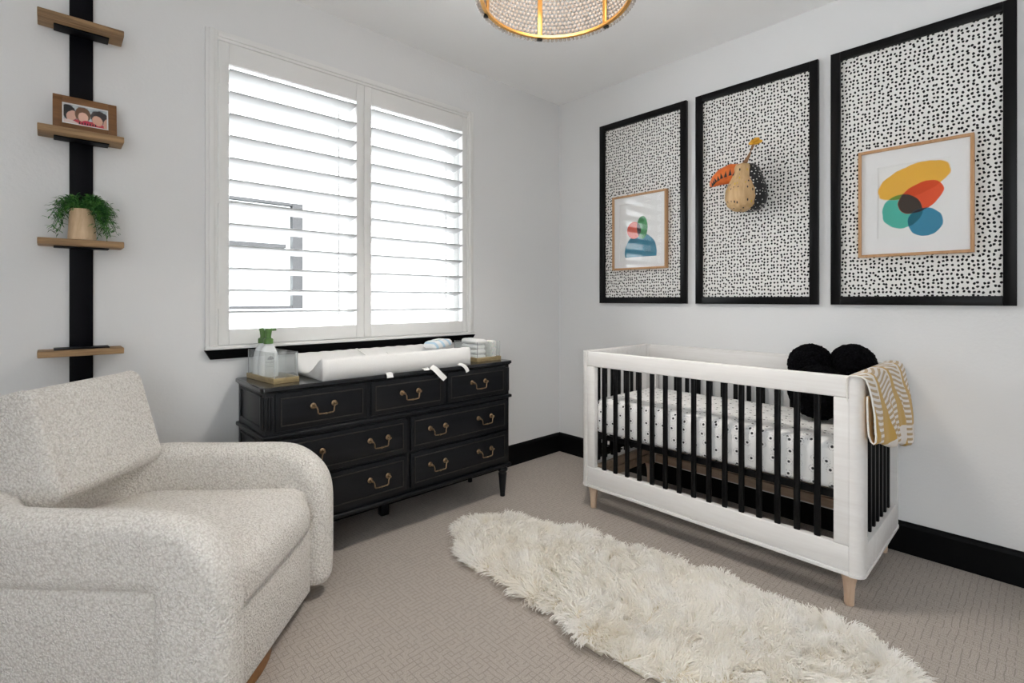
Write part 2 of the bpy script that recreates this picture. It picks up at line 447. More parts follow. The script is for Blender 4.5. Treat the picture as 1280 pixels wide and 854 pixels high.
# ------------------------------------------------------------------ the room
b = BM(); box(b, -4.9, .12, -5.2, .16, -.08, 0); obj('floor', b, M['carpet'], kind='structure', smooth=0)
b = BM(); box(b, -4.9, .12, -5.2, .16, H, H + .12); obj('ceiling', b, M['ceiling'], kind='structure', smooth=0)
b = BM(); box(b, 0, .12, -5.2, .16, 0, H); obj('wall_right', b, M['wall'], kind='structure', smooth=0)
WX0, WX1, WZ0, WZ1 = -2.405, -.925, .985, 2.415
b = BM()
box(b, -4.9, WX0, 0, .16, 0, H); box(b, WX1, 0, 0, .16, 0, H); box(b, WX0, WX1, 0, .16, 0, WZ0); box(b, WX0, WX1, 0, .16, WZ1, H)
obj('wall_back', b, M['wall'], kind='structure', smooth=0)
# left wall, unseen gap added to let in sky fill; wall behind the camera
b = BM(); box(b, -4.72, -4.6, FILL_GAP_Y, 0, 0, H); obj('wall_left', b, M['wall'], kind='structure', smooth=0)
b = BM(); box(b, -4.6, 0, -4.6, -4.48, 0, H); obj('wall_front', b, M['wall'], kind='structure', smooth=0)
def baseboard(name, along, a0, a1):
    b = BM()
    prof = [(0, 0), (-.016, 0), (-.016, .125), (-.011, .140), (-.004, .146), (0, .146)]
    loops = []
    for a in (a0, a1):
        loops.append([((d, a, z) if along == 'y' else (a, d, z)) for d, z in prof])
    loft(b, loops); return obj(name, b, M['base'], kind='structure', smooth=0)
baseboard('baseboard_right', 'y', -5.2, 0); baseboard('baseboard_back', 'x', -4.9, -.0161)

# window: casing, reveal sash, pane, black apron below
b = BM()
CX0, CX1, CZ0, CZ1 = -2.447, -.885, .972, 2.452
def casing_bar(b, x0, x1, z0, z1, vert):
    box(b, x0, x1, -.016, 0, z0, z1, .003)
    if vert:
        w = x1 - x0; box(b, x0 + w * .28, x0 + w * .72, -.024, -.01, z0, z1, .004)
    else:
        w = z1 - z0; box(b, x0, x1, -.024, -.01, z0 + w * .28, z0 + w * .72, .004)
casing_bar(b, CX0, -2.398, CZ0, CZ1, True); casing_bar(b, -.934, CX1, CZ0, CZ1, True); casing_bar(b, -2.3985, -.9335, 2.408, CZ1, False)
win = obj('window_1', b, M['white'], kind='structure')
b = BM(); box(b, CX0 - .004, CX1 + .004, -.034, 0, .966, .982, .004); obj('window_sill', b, M['white'], win)
b = BM(); loft(b, [[(CX0 - .004 + k, y, .964) for k, y in ((0, 0), (1.57, 0), (1.57, -.03), (0, -.03))][::-1],
                   [(CX0 + .02 + k, y, .921) for k, y in ((0, 0), (1.522, 0), (1.522, -.016), (0, -.016))][::-1]])
obj('window_apron', b, M['base'], win, smooth=0)
b = BM()
for x0, x1, z0, z1 in ((WX0, WX0 + .04, WZ0, WZ1), (WX1 - .04, WX1, WZ0, WZ1), (WX0 + .04, WX1 - .04, WZ0, WZ0 + .04), (WX0 + .04, WX1 - .04, WZ1 - .04, WZ1), (-1.69, -1.645, WZ0 + .04, WZ1 - .04)):
    box(b, x0, x1, .10, .15, z0, z1, .003)
obj('window_sash', b, M['white'], win)
b = BM(); box(b, WX0 + .03, WX1 - .03, .124, .127, WZ0 + .03, WZ1 - .03); obj('window_pane', b, M['pane'], win, smooth=0)

# plantation shutters
def louver_bm(w):
    b = BM(); hw, th = .0575, .0058
    prof = [(hw * math.cos(a), th * math.sin(a)) for a in [2 * PI * k / 20 for k in range(20)]]
    ca, sa = math.cos(math.radians(12)), math.sin(math.radians(12))
    # front edge (-y) tipped up
    loft(b, [[(x, p * ca + q * sa, -p * sa + q * ca) for p, q in prof] for x in (-w / 2, w / 2)])
    return b
def shutter(x0, x1, stile, label):
    cx = (x0 + x1) / 2; t = thing('plantation_shutter', label, 'shutter', (cx, .02, .985), 0, 'plantation shutter panels')
    hw = (x1 - x0) / 2; zb, zt = 1.057 - .985, 2.31 - .985
    for s in (-1, 1):
        b = BM(); xa = s * hw; xb = s * (hw - stile[0 if s < 0 else 1]); box(b, min(xa, xb), max(xa, xb), -.03, .0, 0, 2.408 - .985, .003); obj('stile', b, M['white'], t)
    xl, xr = -hw + stile[0], hw - stile[1]
    b = BM(); box(b, xl, xr, -.029, -.001, 0, zb, .003); obj('bottom_rail', b, M['white'], t)
    b = BM(); box(b, xl, xr, -.029, -.001, zt, 2.408 - .985, .003); obj('top_rail', b, M['white'], t)
    me = None
    for i in range(12):
        z = 2.287 - .104 * i - .012 - .985
        if me is None:
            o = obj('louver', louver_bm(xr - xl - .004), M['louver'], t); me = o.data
        else:
            o = bpy.data.objects.new('louver', me); C.objects.link(o); o.parent = t
        o.location = ((xl + xr) / 2, .018, z)
    b = BM(); box(b, xr - .062, xr - .052, .072, .080, zb + .02, zt - .04, .002); obj('tilt_rod', b, M['white'], t)
    for z in (.17, .66, 1.22):
        b = BM(); s = -1 if stile[0] >= stile[1] - 1e-6 and x0 < -2 else 1
        box(b, s * hw - .004, s * hw + .004, -.036, -.026, z, z + .075, .002); obj('hinge', b, M['white'], t)
    return t
shutter(-2.395, -1.6675, (.046, .0445), 'white louvered shutter panel, left one, nearer the wall shelf')
shutter(-1.6665, -.934, (.0445, .038), 'white louvered shutter panel, right one, above the diapers')

# house next door, seen between the louvers
hs = thing('neighbouring_house', 'sunlit white house wall with grey framed window seen between the louvers', 'house', (-1.2, 3.0, -.6))
b = BM()
ox, oz = 1.2, .6
wx0, wx1, wz0, wz1 = -2.35, -.905, 1.10, 2.25
for x0, x1, z0, z1 in ((-6, wx0, -.6, 5), (wx1, 5, -.6, 5), (wx0, wx1, -.6, wz0), (wx0, wx1, wz1, 5)): box(b, x0 + ox, x1 + ox, 0, .2, z0 + oz, z1 + oz)
obj('facade', b, M['stucco'], hs, smooth=0)
b = BM()
box(b, wx1 - .11 + ox, wx1 + ox, -.03, .06, wz0 + oz, wz1 + oz); box(b, wx0 + ox, wx1 - .11 + ox, -.02, .06, wz0 + oz, wz0 + .03 + oz); box(b, wx0 + ox, wx1 - .11 + ox, -.02, .06, wz1 - .03 + oz, wz1 + oz)
box(b, wx0 + ox, wx1 - .16 + ox, .02, .08, 1.76 + oz, 1.80 + oz)
obj('window_frame', b, M['greyvinyl'], hs, smooth=0)
b = BM(); box(b, wx0 + ox, wx1 - .11 + ox, .09, .12, wz0 + .03 + oz, wz1 - .03 + oz)
for z in (1.30, 1.45, 2.02): box(b, wx0 + ox, wx1 - .2 + ox, .075, .09, z + oz, z + .02 + oz)
obj('window_blind', b, M['pinkhouseglass'], hs, smooth=0)

# ------------------------------------------------------------------ wall shelf
ws = thing('wall_shelf', 'black vertical strap shelf with four rustic wooden ledges on the left wall', 'shelf', (-2.877, 0, .74))
b = BM(); box(b, -.036, .036, -.012, 0, 0, 1.93, .002); obj('strap', b, M['shelfmetal'], ws)
for i, zt in enumerate((2.271, 1.847, 1.428, 1.007)):
    b = BM(); z = zt - .74
    box(b, -.127, .125, -.125, -.013, z - .024, z, .003); o = obj('ledge', b, M['shelfwood'], ws)
    b = BM()
    if i < 3: box(b, -.082, .082, -.078, -.0125, z - .029, z - .0245, .001)
    else: box(b, -.082, .082, -.105, -.0125, z + .0005, z + .005, .001)
    box(b, -.082, .082, -.0185, -.0125, z - .029, z + .004, .001)
    obj('bracket', b, M['shelfmetal'], ws)

# framed snapshot on the second ledge
pf = thing('photo_frame', 'brown wooden photo frame with a family snapshot standing on a wall shelf ledge', 'photo frame', (-2.866, -.058, 1.848), math.radians(0))
tilt = rot('X', -9)
W2, HH = .096, .140
b = BM()
for x0, x1, z0, z1 in ((-W2, -W2 + .027, 0, HH), (W2 - .027, W2, 0, HH), (-W2 + .027, W2 - .027, 0, .029), (-W2 + .027, W2 - .027, HH - .027, HH)): box(b, x0, x1, -.014, .008, z0, z1, .0015, mat=tilt)
obj('frame', b, M['frame_brown'], pf)
b = BM()
for x0, x1, z0, z1 in ((-.069, -.065, .029, .113), (.065, .069, .029, .113), (-.065, .065, .029, .033), (-.065, .065, .109, .113)): box(b, x0, x1, -.011, -.006, z0, z1, mat=tilt)
obj('mount', b, M['mat_board'], pf, smooth=0)
b = BM(); box(b, -.067, .067, -.001, .002, -.042, .042); o = obj('photograph', b, M['family'], pf, smooth=0)
o.matrix_local = tilt @ Matrix.Translation((0, -.004, .071))
b = BM()
for k in range(7): box(b, -.02 + k * .008, -.0165 + k * .008, -.0065, -.0055, .037, .046 - .002 * (k % 2), mat=tilt)
obj('caption_mark', b, M['blackmetal'], pf, smooth=0)
b = BM(); box(b, -.02, .02, .0, .004, .002, .10, .001, mat=rot('X', 14, (0, .046, .0))); obj('easel_back', b, M['frame_brown'], pf)

# trailing plant
pp = thing('potted_plant', 'green trailing grassy plant in a pale wood pot on the wall shelf', 'plant', (-2.877, -.068, 1.428))
b = BM(); lathe(b, [(.034, 0), (.043, .002), (.0435, .006), (.038, .118), (.036, .122), (.032, .118), (.033, .1)], 32); obj('pot', b, M['potwood'], pp, 60)
b = BM(); lathe(b, [(.0325, .10), (.0325, .106), (.02, .11)], 20); obj('soil', b, M['soil'], pp)
b = BM(); R = random.Random(3)
def leaf(b, p, d, L, w):
    d = d.normalized(); s = d.cross(Vector((0, 0, 1)))
    if s.length < .1: s = Vector((1, 0, 0))
    s.normalize(); u = s.cross(d)
    c1 = p + d * L * .35 + u * L * .07; c2 = p + d * L * .75 + u * L * .06; e = p + d * L - Vector((0, 0, L * .12))
    vs = [b.verts.new(q) for q in (p, c1 - s * w, c1 + u * w * .5, c1 + s * w, c2 - s * w * .8, c2 + u * w * .4, c2 + s * w * .8, e)]
    for f in ((0, 1, 2), (0, 2, 3), (1, 4, 5, 2), (2, 5, 6, 3), (4, 7, 5), (5, 7, 6)): b.faces.new([vs[i] for i in f])
for k in range(96):
    a = R.uniform(0, 2 * PI)
    side = R.random()
    if side < .62: a = R.gauss(-.25, .55)          # most stems spill to the right
    elif side < .84: a = R.gauss(PI, .3)           # some to the left
    reach = R.uniform(.025, .082); drop = R.uniform(-.01, .108) if side < .84 else R.uniform(0, .02)
    if side >= .62 and side < .84: reach *= .75
    p0 = Vector((R.uniform(-.02, .02), R.uniform(-.02, .02), .105)); pts = []
    top = Vector((.030 * math.cos(a), .030 * math.sin(a), .135 + R.uniform(.0, .055)))
    end = Vector(((.034 + reach) * math.cos(a), max(-.06, min(.045, (.034 + reach) * math.sin(a))), .125 - drop))
    for i in range(9):
        t = i / 8; pts.append((1 - t) ** 2 * p0 + 2 * t * (1 - t) * top * 1.25 + t * t * end if t < 1 else end)
    pts = [Vector((q.x, min(q.y, .05), max(q.z, .004))) for q in pts]
    tube(b, pts, .0008, 4)
    for i in range(2, 9):
        for j in range(3):
            q = pts[i] + (pts[i] - pts[i - 1]) * R.uniform(-.5, .3); aa = R.uniform(0, 2 * PI)
            d = Vector((math.cos(aa), math.sin(aa), R.uniform(-.3, .9))) + (pts[i] - pts[i - 1]).normalized() * .6
            if q.y > .042: d.y = -abs(d.y)
            leaf(b, q, d, R.uniform(.016, .030), R.uniform(.0016, .0029))
for v in b.verts: v.co.y = min(v.co.y, .058); v.co.z = max(v.co.z, .002)
obj('foliage', b, M['leaf'], pp, 0)

# ------------------------------------------------------------------ armchair
FX, FY = -2.979 + 1.685 * .6826 - 1.14 * .7308, -2.637 + 1.685 * .7308 + 1.14 * .6826
ch = thing('armchair', 'cream boucle swivel armchair with wrap-around rolled arms on a wooden base', 'armchair', (FX, FY, 0), math.radians(-43.05))
def sub(o, lv=1):
    m = o.modifiers.new('sub', 'SUBSURF'); m.levels = lv; m.render_levels = lv
def horseshoe():
    P = []  # (pos, n (outward), bvec (up/outer), half b)
    def leg(s):
        L = []
        y = s * .345; O = Vector((0, s, 0))
        for z in (.052, .075, .12, .2, .3, .36, .395): L.append((Vector((.302, y, z)), O, Vector((1, 0, 0))))
        for k in range(1, 8):
            a = PI / 2 * k / 8; L.append((Vector((.197 + .105 * math.cos(a), y - s * .010 * k / 8, .412 + .105 * math.sin(a))), O, Vector((math.cos(a), 0, math.sin(a)))))
        for x, yy in ((.17, .332), (.10, .323), (.03, .322), (-.05, .321), (-.13, .320)): L.append((Vector((x, s * yy, .5175)), O, Vector((0, 0, 1))))
        return L
    P += leg(-1)
    for k in range(1, 9):
        a = PI / 2 * k / 9; c, s = math.cos(a), math.sin(a)
        P.append((Vector((-.18 - .235 * s, -.085 - .235 * c, .52)), Vector((-s, -c, 0)), Vector((0, 0, 1))))
    P.append((Vector((-.415, 0, .53)), Vector((-1, 0, 0)), Vector((0, 0, 1))))
    for k in range(8, 0, -1):
        a = PI / 2 * k / 9; c, s = math.cos(a), math.sin(a)
        P.append((Vector((-.18 - .235 * s, .085 + .235 * c, .52)), Vector((-s, c, 0)), Vector((0, 0, 1))))
    P += leg(1)[::-1]
    loops = []
    N = len(P)
    for i, (p, n, bv) in enumerate(P):
        e = 1.0
        if i in (0, N - 1): e = .72
        elif i in (1, N - 2): e = .95
        hn, hb = (.068 if p.x > .28 else .062) * e, .103 * (e if e > .9 else .86)
        L = []
        for u, v in rrect(hn, hb, .055 * e, 6): L.append(p + n * u + bv * v)
        if n.y > 0 or (n.y == 0 and False): L = L
        loops.append(L)
    # keep winding consistent: n flips handedness between sides only through T, handled by recalc
    return loops
b = BM(); LP = horseshoe(); loft(b, LP)
o = obj('wrap_arm', b, M['boucle'], ch, 180); sub(o, 1)
# lower shell, D shaped in plan
def dplan(hx0, hx1, hy, r, n=8):
    P = [(hx1, -hy), (hx1, hy)]
    for k in range(n + 1):
        a = PI / 2 * k / n; P.append((hx0 + r - r * math.sin(a), hy - r + r * math.cos(a)))
    for k in range(n + 1):
        a = PI / 2 * k / n; P.append((hx0 + r - r * math.cos(a), -hy + r - r * math.sin(a)))
    return P
b = BM(); loops = []
for z, i in ((.055, .06), (.06, .035), (.075, .018), (.10, .006), (.14, 0), (.30, 0), (.40, .0), (.44, .015), (.455, .05)):
    P = dplan(-.455 + i * 1.6, .335 - (i if z > .2 else i * .15), .366 - i * 1.0, .26 - i)
    loops.append([(x, y, z) for x, y in P])
loft(b, loops); obj('base_shell', b, M['boucle'], ch, 50)
b = BM(); box(b, .30, .347, -.276, .276, .05, .318, .006, 2); obj('front_panel', b, M['boucle'], ch, 50)
# seat cushion
b = BM(); loops = []
for z, i in ((.306, .012), (.312, .003), (.325, 0), (.37, 0), (.40, .006), (.425, .022), (.438, .05), (.443, .10), (.446, .18)):
    loops.append([(.03 + x, y, z) for x, y in rrect(.335 - i, .277 - i * .6, .06, 6)])
loft(b, loops); obj('seat_cushion', b, M['boucle'], ch, 180)
# back cushion: wide block leaning back, slightly bowed
b = BM(); loops = []
hw, hz, hd = .228, .180, .105
bt = Matrix.Translation((-.365, .035, .728)) @ Matrix.Rotation(math.radians(-16), 4, 'Y')
for t_, i in ((-1, .045), (-1.0, .022), (-.985, .007), (-.955, .0), (-.93, -.003), (-.90, 0), (-.4, 0), (0, 0), (.4, 0), (.90, 0), (.93, -.003), (.955, 0), (.985, .007), (1.0, .022), (1.0, .045)):
    y = t_ * hw
    loops.append([(px_ + .012 * (1 - t_ * t_), y, pz_) for px_, pz_ in rrect(hd - i, hz - i, .045, 6)])
loft(b, loops, mat=bt); obj('back_cushion', b, M['boucle'], ch, 180)
b = BM(); R1 = .36; lathe(b, [(R1 - .03, 0.001), (R1, .003), (R1, .043), (R1 - .012, .048)], 64, mat=Matrix.Translation((-.02, -.10, 0))); obj('swivel_plinth', b, M['plinth'], ch, 40)

# ------------------------------------------------------------------ dresser
DX, DY, DL, DD = -2.328, -.418, 1.43, .405
dr = thing('dresser', 'black seven-drawer dresser with brass bail handles below the window', 'dresser', (DX, DY, 0))
def P_body():
    b = BM(); box(b, .018, DL - .018, .018, DD, .205, .803, .003)
    return b
body = obj('carcass', P_body(), M['dresser'], dr)
b = BM()
for z0, z1, o_ in ((.803, .8095, .006), (.8095, .8275, .0)): slab(b, DL / 2 - o_, DD / 2 - o_, .022, [(z0, .003), (z0 + .002, 0), (z1 - .003, 0), (z1, .004)], 5, mat=Matrix.Translation((DL / 2, DD / 2, 0)))
obj('dresser_top', b, M['dresser_gloss'], dr)
b = BM(); 
for z0, z1, pr in ((.604, .622, .014), (.186, .206, .012)): box(b, .018 - pr, DL - .018 + pr, .018 - pr, DD - .002, z0, z1, .005, 3)
obj('waist_moulding', b, M['dresser'], dr)
for s0 in (.018, DL - .018 - .034):
    for k in range(3):
        b = BM(); tube(b, [(s0 + .007 + k * .0105, .016, .645), (s0 + .007 + k * .0105, .016, .785)], .0045, 8); obj('reed', b, M['dresser'], dr)
for k in range(3):
    b = BM(); tube(b, [(.016, .032 + k * .0105, .645), (.016, .032 + k * .0105, .785)], .0045, 8); obj('reed', b, M['dresser'], dr)
b = BM()
for z0, z1 in ((.645, .79), (.23, .585)):
    for y0, y1, zz0, zz1 in ((.06, .07, z0, z1), (DD - .05, DD - .04, z0, z1), (.06, DD - .04, z0, z0 + .01), (.06, DD - .04, z1 - .01, z1)): box(b, .0135, .02, y0, y1, zz0, zz1, .002)
obj('side_bead', b, M['dresser'], dr)
def handle(parent, s, z):
    b = BM()
    for k in (-1, 1):
        lathe(b, [(.0135, 0), (.0135, .002), (.010, .005), (.006, .006), (.0045, .02), (.0065, .024), (.004, .028)], 16, mat=Matrix.Translation((s + k * .048, -.001, z)) @ Matrix.Rotation(PI / 2, 4, 'X'))
    pts = [(s - .048, -.022, z), (s - .041, -.026, z - .004), (s - .037, -.027, z - .014), (s - .036, -.027, z - .030), (s - .031, -.027, z - .0345), (s, -.027, z - .036), (s + .031, -.027, z - .0345), (s + .036, -.027, z - .030), (s + .037, -.027, z - .014), (s + .041, -.026, z - .004), (s + .048, -.022, z)]
    tube(b, pts, .0032, 8)
    ball(b, (s, -.027, z - .036), .005, 2); 
    o = obj('bail_handle', b, M['brass'], parent)
    return o
def drawer(s0, s1, z0, z1, hs_):
    b = BM(); box(b, s0, s1, .006, .03, z0, z1, .003)
    i = .02; w = .005
    for x0, x1, zz0, zz1 in ((s0 + i, s0 + i + w, z0 + i, z1 - i), (s1 - i - w, s1 - i, z0 + i, z1 - i), (s0 + i + w, s1 - i - w, z0 + i, z0 + i + w), (s0 + i + w, s1 - i - w, z1 - i - w, z1 - i)):
        box(b, x0, x1, .0025, .008, zz0, zz1, .0016, 2, 1)
    o = obj('drawer', b, [M['dresser'], M['dresser_edge']], dr)
    for s in hs_: handle(o, s, (z0 + z1) / 2 + .012)
for s0, s1, hs_ in ((.058, .474, (.262,)), (.498, .922, (.71,)), (.95, 1.378, (1.16,))): drawer(s0, s1, .634, .796, hs_)
for z0, z1 in ((.42, .592), (.228, .404)):
    drawer(.045, .694, z0, z1, (.207, .535)); drawer(.718, 1.388, z0, z1, (.878, 1.206))
leg_prof = [(.0145, 0), (.016, .004), (.015, .012), (.019, .06), (.025, .125), (.027, .14), (.021, .147), (.030, .157), (.033, .165), (.028, .176), (.030, .188)]
for lx, ly in ((.045, .045), (DL - .045, .045), (.045, DD - .04), (DL - .045, DD - .04)):
    b = BM(); lathe(b, leg_prof, 16, mat=Matrix.Translation((lx, ly, 0))); obj('leg', b, M['dresser'], dr)
b = BM(); box(b, .70, .745, .28, .325, 0, .19, .003); obj('centre_leg', b, M['dresser'], dr)

TOP = .8275
# acrylic organisers
def organizer(x0, x1, y0, y1, hgt, split, label, axis, rz=0.0):
    cx, cy = (x0 + x1) / 2, (y0 + y1) / 2
    t = thing('acrylic_organizer', label, 'organizer', (cx, cy, TOP + .0005), rz, 'clear organizers on the dresser')
    hx, hy = (x1 - x0) / 2, (y1 - y0) / 2
    b = BM(); box(b, -hx, hx, -hy, hy, 0, .006, .001)
    for a in ((-hx, hx, -hy, -hy + .005), (-hx, hx, hy - .005, hy), (-hx, -hx + .005, -hy + .005, hy - .005), (hx - .005, hx, -hy + .005, hy - .005)): box(b, *a, .006, .024, .001)
    obj('gold_tray', b, M['tray'], t)
    i = .006; w = .0025
    walls = [(-hx + i, hx - i, -hy + i, -hy + i + w), (-hx + i, hx - i, hy - i - w, hy - i), (-hx + i, -hx + i + w, -hy + i + w, hy - i - w), (hx - i - w, hx - i, -hy + i + w, hy - i - w)]
    b = BM()
    for a in walls: box(b, *a, .0065, hgt)
    obj('acrylic_wall', b, M['acrylic'], t, smooth=0)
    for sx in (-1, 1):
        for sy in (-1, 1):
            b = BM(); box(b, sx * (hx - i) - .0015, sx * (hx - i) + .0015, sy * (hy - i) - .0015, sy * (hy - i) + .0015, .0065, hgt + .001); obj('acrylic_edge', b, M['acrylic_edge'], t, smooth=0)
    b = BM()
    if axis == 'y': box(b, -hx + i + w, hx - i - w, split, split + .002, .0065, hgt * .98)
    else: box(b, split, split + .002, -hy + i + w, hy - i - w, .0065, hgt * .98)
    obj('divider', b, M['acrylic'], t, smooth=0)
    return t
organizer(-2.271, -2.157, -.338, -.045, .135, -.035, 'clear acrylic organizer on a gold tray holding two green-topped wash bottles', 'y', .10)
organizer(-1.12, -.93, -.345, -.11, .115, .029, 'clear acrylic organizer on a gold tray holding diapers at the right end', 'x')

# wash bottles
def wash_bottle(x, y, label, first=None, rz=0.0):
    if first: return dup(first, (x, y, TOP + .0072), label, rz)
    t = thing('wash_bottle', label, 'bottle', (x, y, TOP + .0072), rz, 'foaming wash bottles')
    b = BM(); loops = []
    for z, k in ((0, .90), (.004, .97), (.012, 1), (.06, 1.0), (.09, .95), (.115, .84), (.135, .66), (.147, .48), (.152, .40), (.16, .385)):
        loops.append([(px_, py_, z) for px_, py_ in rrect(.0455 * k, .024 * (k if k > .6 else k * 1.5), .0225 * k, 6)])
    loft(b, loops); body_ = obj('body', b, M['bottle'], t, 60)
    me_bm = BM(); tx = bpy.data.curves.new('t', 'FONT'); tx.body = 'Babyganics'; tx.size = .0115; tx.align_x = 'CENTER'
    to = bpy.data.objects.new('t', tx); C.objects.link(to); dg = bpy.context.evaluated_depsgraph_get()
    tm = bpy.data.meshes.new_from_object(to.evaluated_get(dg)); bpy.data.objects.remove(to)
    me_bm.from_mesh(tm); bpy.data.meshes.remove(tm)
    bmesh.ops.transform(me_bm, matrix=Matrix.Translation((0, -.0248, .068)) @ Matrix.Rotation(PI / 2, 4, 'X'), verts=me_bm.verts)
    # little leafy mark above the name and two rules below it
    for dx, dz, a in ((-.009, .090, 35), (0, .094, 0), (.009, .090, -35), (0, .085, 90)):
        box(me_bm, -.003, .003, -.0005, .0005, -.007, .007, .0004, mat=Matrix.Translation((dx, -.0245, dz)) @ Matrix.Rotation(math.radians(a), 4, 'Y'))
    for dz, w in ((.058, .026), (.05, .03)): box(me_bm, -w, w, -.0250, -.0242, dz, dz + .0012)
    obj('label_print', me_bm, M['ink'], t, 0)
    b = BM()
    lathe(b, [(.019, .156), (.0215, .157), (.0215, .176), (.018, .181), (.013, .182), (.0115, .19), (.014, .208), (.0155, .218), (.0155, .224), (.012, .227)], 24)
    loft(b, [[(px_ , py_ * .9, z) for px_, py_ in P] for z, P in (((.218), [(q[0], q[1]) for q in rrect(.017, .014, .008)]), (.228, rrect(.016, .013, .008)))])
    box(b, .008, .036, -.006, .006, .216, .226, .003)
    obj('pump', b, M['pump'], t, 45)
    b = BM(); lathe(b, [(.0125, .227), (.0125, .2285), (.006, .2295)], 16); obj('pump_cap', b, M['bottle'], t)
    return t
wb = wash_bottle(-2.216, -.142, 'milky wash bottle with green pump, the front one of the pair', None, .10)
wash_bottle(-2.2235, -.086, 'milky wash bottle with green pump, partly hidden behind the other', wb, .10)

# changing pad
pad = thing('changing_pad', 'white contoured changing pad lying on the black dresser', 'changing pad', (-1.640, -.228, TOP + .001))
hx, hy = .445, .178
b = BM(); loops = []
prof = [(-1, .0), (-1.0, .055), (-.985, .088), (-.93, .100), (-.84, .096), (-.55, .052), (-.3, .028), (0, .022), (.3, .028), (.55, .052), (.84, .096), (.93, .100), (.985, .088), (1.0, .055), (1, .0)]
for k in range(41):
    t_ = -1 + 2 * k / 40; x = hx * t_
    e = max(0, (abs(t_) - .95) / .05); sc_y = 1 - .03 * e * e; zz = 1 - .10 * e ** 3
    mid = max(0, 1 - abs(t_) * 1.05)
    wr = .0016 * math.sin(k * 1.9)
    loops.append([(x + (.018 if t_ < 0 else -.018) * e * (abs(q) ** 2) , q * hy * sc_y, h * zz + (wr if h > .02 else 0)) for q, h in prof])
loft(b, loops); o = obj('pad', b, M['padcover'], pad, 180)
def ribbon(b, pts, w, side, th=.0018):
    s = Vector(side).normalized() * w / 2; L = []
    P = [Vector(p) for p in pts]
    for i, p in enumerate(P):
        T = (P[min(i + 1, len(P) - 1)] - P[max(i - 1, 0)]).normalized(); n = T.cross(s).normalized() * th / 2
        L.append([p + s + n, p - s + n, p - s - n, p + s - n])
    loft(b, L)
b = BM(); ribbon(b, [(.155, -.181, .012), (.163, -.195, .006), (.176, -.204, -.008), (.196, -.207, -.03), (.226, -.209, -.058)], .030, (.8, 0, .55)); obj('strap', b, M['strap'], pad)
b = BM(); ribbon(b, [(.335, -.181, .012), (.352, -.196, .006), (.366, -.203, -.006), (.376, -.205, -.02), (.381, -.206, -.034)], .022, (.9, 0, .35)); obj('strap', b, M['strap'], pad)
b = BM(); ribbon(b, [(-.10, -.182, .008), (-.10, -.195, .003), (-.10, -.202, -.008), (-.10, -.203, -.016)], .034, (1, 0, 0)); obj('care_tag', b, M['strap'], pad)
b = BM(); ribbon(b, [(.115, -.182, .010), (.115, -.192, .007), (.115, -.200, .0)], .034, (1, 0, 0)); obj('care_tag', b, M['strap'], pad)
b = BM(); ribbon(b, [(-.10, .165, .1025), (-.09, .12, .086), (-.07, .04, .052), (-.06, -.02, .049)], .012, (1, 0, 0)); obj('safety_belt', b, M['strap'], pad); b = BM(); ribbon(b, [(.05, .10, .078), (.06, .05, .055), (.065, 0, .049)], .012, (1, 0, 0)); obj('safety_belt', b, M['strap'], pad)

# diapers and wipes
def diaper(w, d, h, mat, seam=True):
    b = BM(); loops = []
    for z, i in ((0, .008), (.004, .002), (.012, 0), (h * .5, .0), (h - .012, .001), (h - .004, .004), (h, .012)):
        loops.append([(x + .002 * math.sin(z * 90 + y * 60), y, z) for x, y in rrect(w / 2 - i, d / 2 - i, min(w, d) * .3, 5)])
    loft(b, loops)
    return b
def diaper_thing(loc, rz, dims, label, mat, grp='folded diapers'):
    o = obj('diaper', diaper(*dims, mat), M[mat], None, 60); o.location = loc; o.rotation_euler = (0, 0, rz)
    thing('', label, 'diaper', o=o, group=grp)
    b = BM(); box(b, -dims[0] * .5 - .0006, -dims[0] * .5 + .001, -dims[1] * .3, dims[1] * .3, dims[2] * .62, dims[2] * .78); obj('waist_band', b, M['strap'], o)
    return o
z0 = TOP + .0072
diaper_thing((-.967, -.285, z0), 0, (.045, .080, .112), 'folded diaper with a colourful print standing at the front of the right organizer', 'diaper_print')
for k, (x, y) in enumerate(((-1.095, -.245), (-1.062, -.235), (-1.029, -.245))):
    pass
def flat_diaper(x, y, z, rz, label, dims=(.085, .15, .030)):
    b = BM(); loops = []
    w, d, h = dims
    for zz, i in ((0, .010), (.004, .003), (h * .5, 0), (h - .004, .003), (h, .010)):
        loops.append([(px_, py_, zz) for px_, py_ in rrect(w / 2 - i, d / 2 - i, .02, 5)])
    loft(b, loops); o = obj('diaper', b, M['diaper'], None, 60); o.location = (x, y, z); o.rotation_euler = (0, 0, rz)
    thing('', label, 'diaper', o=o, group='folded diapers')
    b = BM(); box(b, -w * .3, w * .3, -d * .5 - .0008, -d * .5 + .002, h * .3, h * .6, .001); obj('waist_band', b, M['strap'], o)
    return o
flat_diaper(-1.050, -.225, z0, .03, 'plain white folded diaper at the bottom of the stack in the right organizer')
flat_diaper(-1.049, -.228, z0 + .0305, -.04, 'plain white folded diaper second from the bottom of the stack in the organizer')
flat_diaper(-1.052, -.222, z0 + .061, .05, 'plain white folded diaper second from the top of the stack in the organizer')
flat_diaper(-1.050, -.226, z0 + .0915, -.02, 'plain white folded diaper on top of the stack in the right organizer', (.09, .16, .032))
flat_diaper(-.967, -.185, z0, .0, 'plain white folded diaper behind the printed one in the right organizer', (.05, .085, .10))
b = BM(); loops = []
for x, k in ((-.085, .25), (-.08, .55), (-.07, .85), (-.05, 1), (.05, 1), (.07, .85), (.08, .55), (.085, .25)):
    loops.append([(x, p, .025 + q) for p, q in rrect(.046 * (.75 + .25 * k), .024 * k, .02 * k, 5)])
loft(b, loops); o = obj('wipes_packet', b, M['wipes'], None, 50); o.location = (-1.265, -.155, TOP + .082); o.rotation_euler = (0, math.radians(-4), .25)
